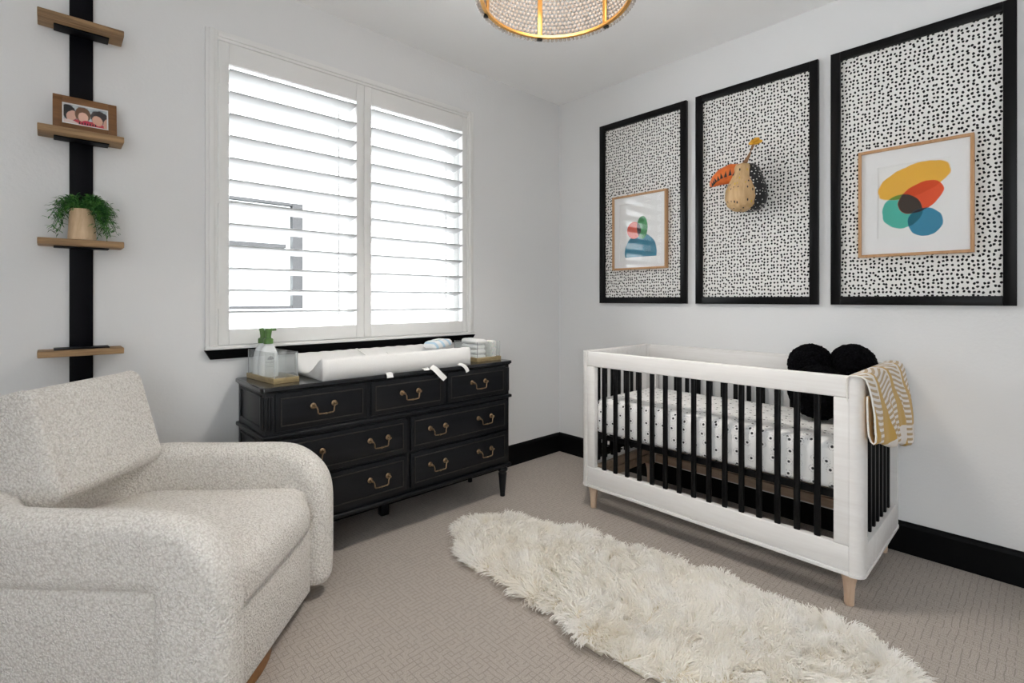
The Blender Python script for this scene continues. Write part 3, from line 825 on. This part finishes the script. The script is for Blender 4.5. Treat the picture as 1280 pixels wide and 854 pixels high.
thing('', 'pale blue and white wipes packet lying on the right end of the pad', 'wipes', o=o)
b = BM(); box(b, -.03, .03, -.02, .02, .049, .053, .0015); obj('lid', b, M['bottle'], o)

# ------------------------------------------------------------------ framed wallpaper panels and pictures
def panel(yc, label):
    t = thing('wall_panel', label, 'framed panel', (0, yc, 1.172), 0, 'black framed spotted wallpaper panels')
    hw, h, bw, dp = .338, 1.288, .042, .026
    b = BM()
    for y0, y1, z0, z1 in ((-hw, -hw + bw, 0, h), (hw - bw, hw, 0, h), (-hw + bw, hw - bw, 0, bw), (-hw + bw, hw - bw, h - bw, h)):
        box(b, -dp, -.0005, y0, y1, z0, z1, .002)
    obj('black_frame', b, M['black'], t)
    b = BM(); box(b, -.006, -.001, -hw + bw - .004, hw - bw + .004, bw - .004, h - bw + .004); obj('spotted_paper', b, M['wallpaper'], t, smooth=0)
    return t
p1 = panel(-.749, 'black framed spotted wallpaper panel nearest the room corner')
dup(p1, (0, -1.4855, 1.172), 'black framed spotted wallpaper panel in the middle, behind the toucan head')
dup(p1, (0, -2.218, 1.172), 'black framed spotted wallpaper panel farthest right above the crib end')
def picture(yc, w, z0, z1, art, opening, label, glass=True):
    t = thing('framed_print', label, 'picture', (-.0065, yc, (z0 + z1) / 2), 0)
    hw, hh, bw = w / 2, (z1 - z0) / 2, .013
    b = BM()
    for y0, y1, a, c in ((-hw, -hw + bw, -hh, hh), (hw - bw, hw, -hh, hh), (-hw + bw, hw - bw, -hh, -hh + bw), (-hw + bw, hw - bw, hh - bw, hh)): box(b, -.03, 0, y0, y1, a, c, .0015)
    obj('oak_frame', b, M['oak'], t)
    ow, oh = opening; i = .002
    b = BM()
    for y0, y1, a, c in ((-hw + bw - i, -ow, -hh + bw - i, hh - bw + i), (ow, hw - bw + i, -hh + bw - i, hh - bw + i), (-ow, ow, -hh + bw - i, -oh), (-ow, ow, oh, hh - bw + i)): box(b, -.018, -.014, y0, y1, a, c)
    obj('mat', b, M['mat_board'], t, smooth=0)
    b = BM(); box(b, -.0135, -.012, -ow - .01 , ow + .01, -oh - .01, oh + .01)
    o = obj('print', b, M[art], t, smooth=0)
    # the print's own pattern is laid out in room coordinates of its sheet
    for v in o.data.vertices: v.co = v.co + Vector((0, yc, (z0 + z1) / 2))
    o.location = (0, -yc, -(z0 + z1) / 2)
    b = BM(); box(b, -.0225, -.0205, -hw + bw - .002, hw - bw + .002, -hh + bw - .002, hh - bw + .002); obj('glass', b, M['pane'], t, smooth=0)
    return t
picture(-.742, .424, 1.405, 1.922, 'art_left', (.158, .20), 'oak framed print of stacked blue green and red shapes with window reflection')
picture(-2.214, .424, 1.405, 1.926, 'art_right', (.135, .173), 'oak framed abstract print with yellow red teal and blue blobs')

# toucan head
tc = thing('toucan_sculpture', 'carved wooden toucan head with orange beak mounted on middle spotted panel', 'wall sculpture', (-.0065, -1.473, 1.69))
def ringpath(pr, cx, cy, tiltx=0): return [[(cx + r * math.cos(a) * 1.0, cy + r * math.sin(a) * ky, z) for a in [2 * PI * k / 28 for k in range(28)]] for r, z, ky in pr]
b = BM(); loft(b, ringpath([(.012, .0, 1), (.05, .008, 1), (.080, .035, 1), (.091, .075, 1), (.089, .115, 1), (.075, .155, 1), (.058, .19, 1), (.050, .22, 1.0), (.047, .245, 1.0), (.036, .262, 1), (.012, .27, 1)], -.125, -.006))
o = obj('breast', b, M['birdbody'], tc, 180)
b = BM(); loft(b, ringpath([(.012, -.002, 1), (.05, .008, 1), (.080, .04, 1), (.090, .085, 1), (.086, .13, 1), (.073, .175, 1), (.058, .215, 1.), (.046, .25, 1), (.018, .268, 1)], -.092, -.034)); 
obj('wing', b, M['birdback'], tc, 180)
b = BM(); lathe(b, [(.055, 0), (.055, .02)], 24, mat=Matrix.Translation((-.0005, -.015, .13)) @ Matrix.Rotation(-PI / 2, 4, 'Y')); obj('wall_mount', b, M['birdback'], tc)
# beak: arching towards the room corner and out
b = BM(); path = [((-.125, .01, .215), .056, .036), ((-.137, .055, .222), .056, .036), ((-.147, .10, .210), .048, .031), ((-.153, .133, .192), .034, .023), ((-.156, .153, .174), .020, .014), ((-.157, .163, .163), .006, .005)]
loops = []
for i, (p, a, c) in enumerate(path):
    p = Vector(p); q0 = Vector(path[max(i - 1, 0)][0]); q1 = Vector(path[min(i + 1, len(path) - 1)][0]); T = (q1 - q0).normalized()
    s = T.cross(Vector((0, 0, 1))).normalized(); u = s.cross(T)
    loops.append([p + u * (a * math.sin(t_)) + s * (c * math.cos(t_)) for t_ in [2 * PI * k / 20 for k in range(20)]])
loft(b, loops); bk = obj('beak', b, M['beak'], tc, 180)
b = BM()
for k in range(9):
    f = k / 8; i = min(4, int(f * 4.2)); g_ = f * 4.2 - i
    pa = Vector(path[i][0]).lerp(Vector(path[i + 1][0]), g_); c = path[i][2] + (path[i + 1][2] - path[i][2]) * g_
    T = (Vector(path[i + 1][0]) - Vector(path[i][0])).normalized(); s = T.cross(Vector((0, 0, 1))).normalized(); u = s.cross(T)
    if s.x > 0: s = -s
    q = pa + s * (c * .985) - u * .006
    L = .030 * (1 - f * .6) + .005
    P = [q - T * .009 - u * L * .45, q + T * .006 - u * L * .35, q - T * .012 + u * L * .75]
    vs = []
    for e in (.0, .0085): vs.append([b.verts.new(w + s * (e - .004)) for w in P])
    b.faces.new(vs[1]); b.faces.new(vs[0][::-1])
    for j in range(3): b.faces.new((vs[0][j], vs[0][(j + 1) % 3], vs[1][(j + 1) % 3], vs[1][j]))
bmesh.ops.recalc_face_normals(b, faces=b.faces[:]); obj('beak_marking', b, M['beakmark'], bk, 0)
b = BM()
tips = []
for k in range(4):
    y0 = .01 - k * .010
    tube(b, [(-.12, y0, .255), (-.118, -.03 - .004 * k, .305), (-.114, -.064 + .004 * k, .36), (-.112, -.072 + .004 * k, .372)], [.0035, .003, .0025, .002], 6)
cr = obj('crest', b, M['twig'], tc)
b = BM()
for dy, dz, dx in ((.012, .014, 0), (-.012, .018, -.008), (-.022, .006, .004), (.0, .022, .006), (.02, .003, -.004), (-.006, .0, 0)):
    ball(b, (-.112 + dx, -.07 + dy, .372 + dz), .0125, 2, 0, (1, 1.2, .8))
obj('crest_tip', b, M['twig_yellow'], cr)
b = BM(); lathe(b, [(.02, 0), (.02, .004), (.012, .007)], 18, mat=Matrix.Translation((-.115, -.055, .212)) @ Matrix.Rotation(math.radians(70), 4, 'X') @ Matrix.Rotation(math.radians(-38), 4, 'Y')); obj('eye', b, M['birdeye'], tc)

# ------------------------------------------------------------------ crib
cb = thing('crib', 'white wooden crib with black slats and tapered beech legs', 'crib', (0, 0, 0))
X0, X1, YL, YR, ZB, ZT = -.715, -.022, -.797, -2.165, .132, .905
ET = .046    # thickness of the end panels
def endpanel(yo, yi):
    """frame of an end: rounded outer corners"""
    s = 1 if yo > yi else -1
    r = .038
    def post(b, front, z0, z1, w):
        xa = X0 if front else X1; d = 1 if front else -1
        P = [(xa + d * w, yi), (xa + d * w, yo)]
        for k in range(7):
            a = PI / 2 * k / 6; P.append((xa + d * (r - r * math.sin(a)), yo - s * (r - r * math.cos(a))))
        P += [(xa, yi)]
        loft(b, [[(x, y, z0 + .006) for x, y in P], [(x, y, z1 - .004) for x, y in P]])
    for fr in (True, False):
        b = BM(); post(b, fr, ZB, ZT, .068); obj('end_post', b, M['cribwhite'], cb, 40)
    b = BM(); box(b, X0 + .0685, X1 - .0685, min(yo, yi), max(yo, yi), ZT - .088, ZT - .004, .004); obj('end_rail', b, M['cribwhite'], cb)
    b = BM(); box(b, X0 + .0685, X1 - .0685, min(yo, yi), max(yo, yi), ZB + .006, ZB + .115, .004); obj('end_rail', b, M['cribwhite'], cb)
    n = 7
    for k in range(n):
        x = X0 + .0685 + (X1 - X0 - .137) * (k + 1) / (n + 1); b = BM(); ym = (yo + yi) / 2
        box(b, x - .012, x + .012, ym - .0085, ym + .0085, ZB + .11, ZT - .085, .006, 3); obj('slat', b, M['black'], cb)
endpanel(YR, YR + ET); endpanel(YL, YL - ET)
ya, yb = YL - ET - .0005, YR + ET + .0005      # between the ends
for front in (True, False):
    xo = X0 if front else X1; d = 1 if front else -1
    xs = sorted((xo + d * .001, xo + d * .036))
    b = BM(); box(b, *xs, yb, ya, ZT - .088, ZT - .004, .005, 3); obj('side_rail', b, M['cribwhite'], cb)
    b = BM(); box(b, *xs, yb, ya, ZB + .012, ZB + .112, .005, 3); obj('side_rail', b, M['cribwhite'], cb)
    for y0, y1 in ((ya - .050, ya), (yb, yb + .052)):
        b = BM(); box(b, xs[0], xs[1], y0, y1, ZB + .1125, ZT - .0885, .003); obj('side_stile', b, M['cribwhite'], cb)
    for k in range(15):
        y = -.95 - (2.006 - .95) * k / 14; b = BM(); xm = sum(xs) / 2
        box(b, xm - .0085, xm + .0085, y - .012, y + .012, ZB + .108, ZT - .085, .006, 3); obj('slat', b, M['black'], cb)
b = BM(); slab(b, (X1 - X0) / 2 + .002, (YL - YR) / 2 + .002, .042, [(ZB - .006, .008), (ZB - .002, .001), (ZB + .008, 0), (ZB + .010, .006)], 8, mat=Matrix.Translation(((X0 + X1) / 2, (YL + YR) / 2, 0)))
# open ring rather than a floor: cut by building as four strips
b.free(); b = BM()
for a in ((X0 - .003, X0 + .036, yb, ya), (X1 - .036, X1 + .003, yb, ya)): box(b, *a, ZB - .004, ZB + .0115, .003)
obj('bottom_lip', b, M['cribwhite'], cb)
b = BM()
for yo, yi in ((YR, YR + ET), (YL, YL - ET)):
    s = 1 if yo > yi else -1
    P = [(X0 - .003, yi)] + [(X0 - .003 + .041 - .041 * math.cos(PI / 2 * k / 6), yo + s * .003 - s * (.041 - .041 * math.sin(PI / 2 * k / 6))) for k in range(7)]
    P += [(X1 + .003 - .041 + .041 * math.cos(PI / 2 * k / 6), yo + s * .003 - s * (.041 - .041 * math.sin(PI / 2 * k / 6))) for k in range(6, -1, -1)] + [(X1 + .003, yi)]
    loft(b, [[(x, y, z) for x, y in P] for z in (ZB - .004, ZB + .0055)])
obj('bottom_lip', b, M['cribwhite'], cb, 30)
lp = [(.0155, 0), (.017, .003), (.0175, .02), (.019, .06), (.0225, .09), (.028, .112), (.034, .125), (.035, .127)]
for lx, ly in ((X0 + .043, YR + .055), (X0 + .043, YL - .06), (X1 - .05, YR + .055), (X1 - .05, YL - .06)):
    b = BM(); lathe(b, lp, 20, mat=Matrix.Translation((lx, ly, 0))); obj('leg', b, M['legwood'], cb, 60)
# tan boards lining the back and left lower rails, and mattress spring frame
b = BM(); box(b, X1 - .062, X1 - .0365, yb + .06, ya - .06, ZB + .012, ZB + .058, .002); box(b, X1 - .056, X1 - .0365, yb + .06, ya - .06, ZB + .062, ZB + .106, .002); obj('inner_board', b, M['board_tan'], cb)
b = BM(); box(b, X0 + .07, X1 - .07, ya - .030, ya - .001, ZB + .012, ZB + .058, .002); box(b, X0 + .07, X1 - .07, ya - .024, ya - .001, ZB + .062, ZB + .106, .002); obj('inner_board', b, M['board_tan'], cb)
b = BM()
fx0, fx1, fy0, fy1, fz = X0 + .045, X1 - .045, yb + .008, ya - .008, .405
for p, q in (((fx0, fy0), (fx0, fy1)), ((fx1, fy0), (fx1, fy1)), ((fx0, fy0), (fx1, fy0)), ((fx0, fy1), (fx1, fy1))): box(b, min(p[0], q[0]) - .006, max(p[0], q[0]) + .006, min(p[1], q[1]) - .006, max(p[1], q[1]) + .006, fz, fz + .028)
for k in range(1, 9): tube(b, [(fx0, fy0 + (fy1 - fy0) * k / 9, fz + .014), (fx1, fy0 + (fy1 - fy0) * k / 9, fz + .014)], .003, 6)
for yy in (fy1, fy0):
    for xx in (fx0 + .05, fx0 + .19, fx1 - .19, fx1 - .05): box(b, xx - .025, xx + .025, yy - .004, yy + .004, fz - .09, fz)
    box(b, fx0 + .02, fx1 - .02, yy - .004, yy + .004, fz - .115, fz - .085)
obj('mattress_frame', b, M['black'], cb)

# mattress
mt = thing('mattress', 'crib mattress in a white fitted sheet with small dotted suns', 'mattress', ((X0 + X1) / 2, (ya + yb) / 2, fz + .03))
b = BM(); mx, my, mh = (X1 - X0) / 2 - .043, (ya - yb) / 2 - .01, .195
loops = []
for z, i in ((0, .02), (.006, .006), (.02, 0), (.10, .0), (mh - .04, 0), (mh - .015, .010), (mh - .004, .026), (mh, .06), (mh + .002, .15)):
    L = []
    for q, (x, y) in enumerate(rrect(mx - i, my - i, .05, 8)):
        w = .003 * math.sin(y * 31 + z * 40) + .002 * math.sin(y * 67)
        L.append((x * (1 + w / mx), y, z))
    loops.append(L)
loft(b, loops); obj('fitted_sheet', b, M['sheet'], mt, 180)

# black pompom pillow: a plush head with two round ears
pw = thing('eared_plush_pillow', 'black fluffy plush pillow, round head with two round ears, in the crib corner', 'pillow', (-.33, -1.91, fz + .03 + mh))
def fluff(c, r, seed):
    b = BM(); t = bmesh.new(); bmesh.ops.create_icosphere(t, subdivisions=5, radius=1)
    R = random.Random(seed)
    from mathutils import noise as mn
    for v in t.verts:
        d = v.co.normalized(); k = 1 + .05 * mn.noise(d * 9 + Vector((seed, 0, 0))) + .035 * mn.noise(d * 22) + .012 * R.uniform(-1, 1)
        v.co = Vector(c) + d * r * k
    merge(b, t); return b
for c, r, s in (((0, 0, .134), .126, 1), ((.11, .064, .247), .102, 2), ((.163, -.098, .257), .0985, 3)):
    obj('plush_ball', fluff(c, r, s), M['boucle_black'], pw, 180)

# throw blanket over the right end
bl = thing('throw_blanket', 'mustard and cream patterned throw draped over the right crib end', 'blanket', (0, 0, 0))
b = BM(); uvl = b.loops.layers.uv.new('UVMap')
NU = 60
def bpath(u):
    zb = .655 - .135 * u + .006 * math.sin(u * 14)
    T = [(-2.112, .70 + .02 * math.sin(u * 9)), (-2.113, .78), (-2.113, .86), (-2.114, .895), (-2.122, .9045), (-2.142, .9055), (-2.161, .9045), (-2.174, .896), (-2.184, .87), (-2.192, .82)]
    kf = min(1, .30 + 2.2 * u)
    fold = .010 * math.sin(u * 23 + .5) + .006 * math.sin(u * 41)
    out = [( -2.208 - .35 * fold, .76), (-2.214 - .7 * fold, .70)]
    z1 = zb + .03
    n = 5
    for k in range(n): out.append((-2.216 - fold * .9 - .004 * k / n, .70 + (z1 - .70) * (k + 1) / n))
    out = [(-2.196 + (y + 2.196) * kf, z) for y, z in out]
    back = [(-2.196 - (.020 + fold * .8) * kf, zb + .008), (-2.192 - (.014 + fold * .5) * kf, zb), (-2.186 - .008 * kf, zb + .008), (-2.180 - .005 * kf, zb + .03), (-2.178 - .003 * kf, zb + .07), (-2.1765, .80), (-2.176, .83)]
    return T + out + back
grid = []
for i in range(NU + 1):
    u = i / NU; pth = bpath(u); s = 0; row = []
    for j, (y, z) in enumerate(pth):
        if j: s += math.hypot(y - pth[j - 1][0], z - pth[j - 1][1])
        flare = max(0, .905 - z)
        x = -.722 + .005 + u * .687 + (u - .3) * .06 * flare + .012 * max(0, 1 - u * 4) * (1 if z < .86 else 0)
        row.append((b.verts.new((x, y, z)), (u, s)))
    grid.append(row)
for i in range(NU):
    for j in range(len(grid[0]) - 1):
        q = [grid[i][j], grid[i + 1][j], grid[i + 1][j + 1], grid[i][j + 1]]
        f = b.faces.new([k[0] for k in q])
        for lp_, k in zip(f.loops, q): lp_[uvl].uv = k[1]
bmesh.ops.recalc_face_normals(b, faces=b.faces[:])
o = obj('knit', b, M['blanket'], bl, 180)
sm = o.modifiers.new('thick', 'SOLIDIFY'); sm.thickness = .005; sm.offset = 0
b = BM(); pth = bpath(0); tube(b, [(grid[0][j][0].co if False else (-.722 + .005 - .018 * max(0, .905 - z) + (.012 if z < .86 else 0) - .001, y, z)) for j, (y, z) in enumerate(pth)], .0035, 6); obj('hem', b, M['blanket_edge'], bl, 180)

# ------------------------------------------------------------------ chandelier
CHX, CHY, CZ, CR = -1.547, -1.351, 2.352, .292
cl = thing('bead_chandelier', 'round gold ceiling light strung with white wooden beads', 'ceiling light', (CHX, CHY, CZ))
b = BM(); n = 96
def band(b, r0, r1, z0, z1, n=96):
    loft(b, [[(r * math.cos(2 * PI * k / n), r * math.sin(2 * PI * k / n), z) for r, z in ((r0, z0), (r1, z0), (r1, z1), (r0, z1))] for k in range(n)], close_loops=True)
band(b, CR - .014, CR, 0, .010); obj('bottom_ring', b, M['gold'], cl, 30)
b = BM(); band(b, CR - .006, CR + .002, .23, .245); obj('top_ring', b, M['gold'], cl, 30)
for k in range(6):
    a = math.radians(56 - 0 + 60 * k); b = BM(); box(b, CR - .009, CR - .004, -.010, .010, .006, .235, .001, mat=Matrix.Rotation(a, 4, 'Z')); st = obj('strap', b, M['gold'], cl)
    b = BM(); box(b, CR - .004, CR + .012, -.011, .011, -.006, .004, .001, mat=Matrix.Rotation(a, 4, 'Z')); obj('strap_foot', b, M['blackmetal'], st)
bd = None
for k in range(13):
    if bd is None:
        b = BM(); nb = 104; rr = CR + .011
        for q in range(nb):
            a = 2 * PI * q / nb; ball(b, (rr * math.cos(a), rr * math.sin(a), 0), .0084, 1)
        bd = obj('bead_strand', b, M['bead'], cl, 180); o = bd
    else:
        o = bpy.data.objects.new('bead_strand', bd.data); C.objects.link(o); o.parent = cl
    o.location = (0, 0, .0 + k * .0178); o.rotation_euler = (0, 0, (k % 2) * PI / 104)
b = BM(); lathe(b, [(.065, .360), (.065, .386), (.06, .3875)], 32); tube(b, [(0, 0, .10), (0, 0, .365)], .008, 12)
for k in range(3):
    a = 2 * PI * k / 3; tube(b, [(0, 0, .24), (CR * math.cos(a), CR * math.sin(a), .24)], .004, 8); tube(b, [(0, 0, .13), (.07 * math.cos(a), .07 * math.sin(a), .13)], .006, 8)
obj('stem', b, M['gold'], cl)
for k in range(3):
    a = 2 * PI * k / 3; b = BM(); ball(b, (.10 * math.cos(a), .10 * math.sin(a), .13), .026, 2); obj('bulb', b, M['bulb'], cl, 180)

# ------------------------------------------------------------------ sheepskin rug
OUT = [(-1.501, -.603), (-1.405, -.52), (-1.288, -.515), (-1.122, -.649), (-1.059, -.83), (-.985, -1.082), (-.966, -1.28), (-.909, -1.374), (-.92, -1.522), (-.938, -1.613), (-.868, -1.697), (-.885, -1.851), (-.90, -2.001), (-.856, -2.082), (-.867, -2.161), (-.907, -2.251), (-.943, -2.322), (-1.016, -2.402), (-1.093, -2.455), (-1.307, -2.42), (-1.46, -2.28), (-1.519, -2.113), (-1.568, -1.953), (-1.607, -1.832), (-1.627, -1.745), (-1.633, -1.657), (-1.651, -1.589), (-1.655, -1.518), (-1.62, -1.448), (-1.592, -1.372), (-1.62, -1.283), (-1.615, -1.188), (-1.595, -1.071), (-1.605, -.995), (-1.638, -.906), (-1.609, -.783)]
A = np.array(OUT); NXT = np.roll(A, -1, 0)
def sdist(P):
    """signed distance to the outline (+ inside), and inward direction"""
    d = NXT - A; w = P[:, None, :] - A[None]
    t = np.clip((w * d).sum(2) / (d * d).sum(1), 0, 1); near = A[None] + t[..., None] * d[None]
    dv = P[:, None, :] - near; dist = np.sqrt((dv ** 2).sum(2)); k = dist.argmin(1); ii = np.arange(len(P))
    cond = (A[None, :, 1] > P[:, 1:2]) != (NXT[None, :, 1] > P[:, 1:2])
    xi = (NXT[None, :, 0] - A[None, :, 0]) * (P[:, 1:2] - A[None, :, 1]) / (NXT[None, :, 1] - A[None, :, 1] + 1e-12) + A[None, :, 0]
    ins = (cond & (P[:, 0:1] < xi)).sum(1) % 2 == 1
    return np.where(ins, dist[ii, k], -dist[ii, k]), dv[ii, k] / (dist[ii, k][:, None] + 1e-9)
rng = np.random.default_rng(5)
def hgt(P, s):
    bump_ = .006 * np.sin(P[:, 0] * 17 + 2 * np.sin(P[:, 1] * 9)) + .006 * np.sin(P[:, 1] * 15 + 1.5 * np.sin(P[:, 0] * 13))
    return .006 + np.clip(s / .10, 0, 1) ** .6 * (.030 + 1.6 * bump_)
rg = thing('sheepskin_rug', 'long cream sheepskin rug lying on the carpet in front of the crib', 'rug', (0, 0, 0))
# hide: grid clipped to the outline
gx = np.arange(-1.70, -.80, .02); gy = np.arange(-2.50, -.46, .02)
GXY = np.array([(x, y) for x in gx for y in gy]); S, DIR = sdist(GXY); Z = hgt(GXY, S)
b = BM(); vid = {}
for i in range(len(gx) - 1):
    for j in range(len(gy) - 1):
        ids = [i * len(gy) + j, (i + 1) * len(gy) + j, (i + 1) * len(gy) + j + 1, i * len(gy) + j + 1]
        if all(S[q] > .018 for q in ids):
            f = []
            for q in ids:
                if q not in vid: vid[q] = b.verts.new((GXY[q, 0], GXY[q, 1], Z[q]))
                f.append(vid[q])
            b.faces.new(f)
res = bmesh.ops.extrude_face_region(b, geom=b.faces[:])
for v in res['geom']:
    if isinstance(v, bmesh.types.BMVert): v.co.z = .002
bmesh.ops.recalc_face_normals(b, faces=b.faces[:])
obj('hide', b, M['hide'], rg, 180)
# fleece: tapered locks of wool
NS = 48000
P = np.column_stack([rng.uniform(-1.68, -.83, NS * 2), rng.uniform(-2.48, -.48, NS * 2)]); s, d = sdist(P); ok = s > .022; P = P[ok][:NS]; s = s[ok][:NS]; d = d[ok][:NS]
NCL = 900
CP = np.column_stack([rng.uniform(-1.68, -.83, NCL * 3), rng.uniform(-2.48, -.48, NCL * 3)]); cs, _ = sdist(CP); CP = CP[cs > .01][:NCL]
CA = rng.uniform(0, 2 * PI, len(CP))
cl_i = np.empty(len(P), int)
for a in range(0, len(P), 4000): cl_i[a:a + 4000] = ((P[a:a + 4000, None, :] - CP[None]) ** 2).sum(2).argmin(1)
base = np.column_stack([P, hgt(P, s)])
flow = np.column_stack([np.sin(P[:, 1] * 7 + 1.3) + .6 * np.sin(P[:, 0] * 15), np.cos(P[:, 0] * 9 + P[:, 1] * 5) - .3])
edge = np.clip(1 - s / .10, 0, 1)
lean = flow * .45 + np.column_stack([np.cos(CA[cl_i]), np.sin(CA[cl_i])]) * .55 - d * edge[:, None] * 1.5 + rng.normal(0, .18, (len(P), 2))
L = rng.uniform(.052, .085, len(P)) * (1 - .25 * edge)
up = np.clip(.95 - .55 * edge + rng.normal(0, .12, len(P)), .2, 1.4)
dirv = np.column_stack([lean, up]); dirv /= np.linalg.norm(dirv, axis=1)[:, None]
tipc = np.column_stack([CP[cl_i], base[:, 2]]) + dirv * L[:, None]      # clump tip
side = np.cross(dirv, rng.normal(0, 1, (len(P), 3))); side /= np.linalg.norm(side, axis=1)[:, None]
wd = rng.uniform(.0014, .0026, len(P))
K = 4; V = []; curl = side * (L * .10)[:, None]
ph = rng.uniform(0, 2 * PI, len(P))
for k in range(K + 1):
    t = k / K
    c = base + dirv * (L * t)[:, None]
    c = c * (1 - .55 * t * t) + (tipc * .55 * t * t + 0) + curl * np.sin(t * 5 + ph)[:, None] * t
    c[:, 2] -= (t ** 2.2) * L * .28
    c[:, 2] = np.maximum(c[:, 2], .004)
    if k < K:
        w = (wd * (1 - .55 * t))[:, None]; V += [c - side * w, c + side * w]
    else: V += [c]
V = np.stack(V, 1); nv = V.shape[1]; n = len(P)
me = bpy.data.meshes.new('fleece'); me.vertices.add(n * nv); me.vertices.foreach_set('co', V.reshape(-1).astype(np.float32))
o0 = (np.arange(n) * nv)[:, None]
quads = np.stack([o0 + np.array([[2 * k, 2 * k + 1, 2 * k + 3, 2 * k + 2]]) for k in range(K - 1)], 1).reshape(n, -1)
tri = o0 + np.array([[2 * K - 2, 2 * K - 1, 2 * K]])
li = np.concatenate([quads, tri], 1).reshape(-1)
sizes = np.tile(np.array([4] * (K - 1) + [3]), n); starts = np.concatenate([[0], np.cumsum(sizes)[:-1]])
me.loops.add(len(li)); me.loops.foreach_set('vertex_index', li.astype(np.int32))
me.polygons.add(len(sizes)); me.polygons.foreach_set('loop_start', starts.astype(np.int32)); me.polygons.foreach_set('loop_total', sizes.astype(np.int32))
me.update(); me.validate(); me.materials.append(M['fleece'])
for_s = np.ones(len(me.polygons), bool); me.polygons.foreach_set('use_smooth', for_s)
fo = bpy.data.objects.new('fleece', me); C.objects.link(fo); fo.parent = rg; fo['kind'] = 'stuff'

# ------------------------------------------------------------------ light
w = bpy.data.worlds.new('sky'); sc.world = w; w.use_nodes = True
nt = w.node_tree; bg = nt.nodes['Background']; bg.inputs[0].default_value = (.92, .97, 1, 1); bg.inputs[1].default_value = 2.3
sun = bpy.data.lights.new('sun', 'SUN'); sun.energy = 36; sun.angle = .02; sun.color = (.95, .98, 1)
so = bpy.data.objects.new('sun', sun); C.objects.link(so); so.rotation_euler = Vector((.15, .42, -.9)).to_track_quat('-Z', 'Y').to_euler()
pl = bpy.data.lights.new('chandelier_glow', 'POINT'); pl.energy = 2.6; pl.color = (1, .93, .84); pl.shadow_soft_size = .09
po = bpy.data.objects.new('chandelier_glow', pl); C.objects.link(po); po.location = (CHX, CHY, CZ + .12)

sp = bpy.data.lights.new('chandelier_downlight', 'SPOT'); sp.energy = 57; sp.color = (1, .95, .88); sp.spot_size = math.radians(128); sp.spot_blend = .9; sp.shadow_soft_size = .16
so2 = bpy.data.objects.new('chandelier_downlight', sp); C.objects.link(so2); so2.location = (CHX, CHY, CZ + .06)
# ------------------------------------------------------------------ camera
cam = bpy.data.cameras.new('camera'); co_ = bpy.data.objects.new('camera', cam); C.objects.link(co_)
co_.location = (-2.979, -2.637, 1.199); co_.rotation_euler = (PI / 2, 0, math.radians(46.95 - 90))
cam.sensor_width = 36; cam.lens = 623 / 1280 * 36; cam.shift_y = -52.6 / 1280; cam.clip_start = .05
sc.camera = co_
sc.view_settings.view_transform = 'Standard'; sc.view_settings.look = 'None'; sc.view_settings.gamma = 1; sc.view_settings.use_curve_mapping = False
sc.view_settings.exposure = .46
sc.cycles.use_denoising = True
sc.cycles.max_bounces = 16; sc.cycles.diffuse_bounces = 12; sc.cycles.transmission_bounces = 12; sc.cycles.glossy_bounces = 6; sc.cycles.transparent_max_bounces = 16
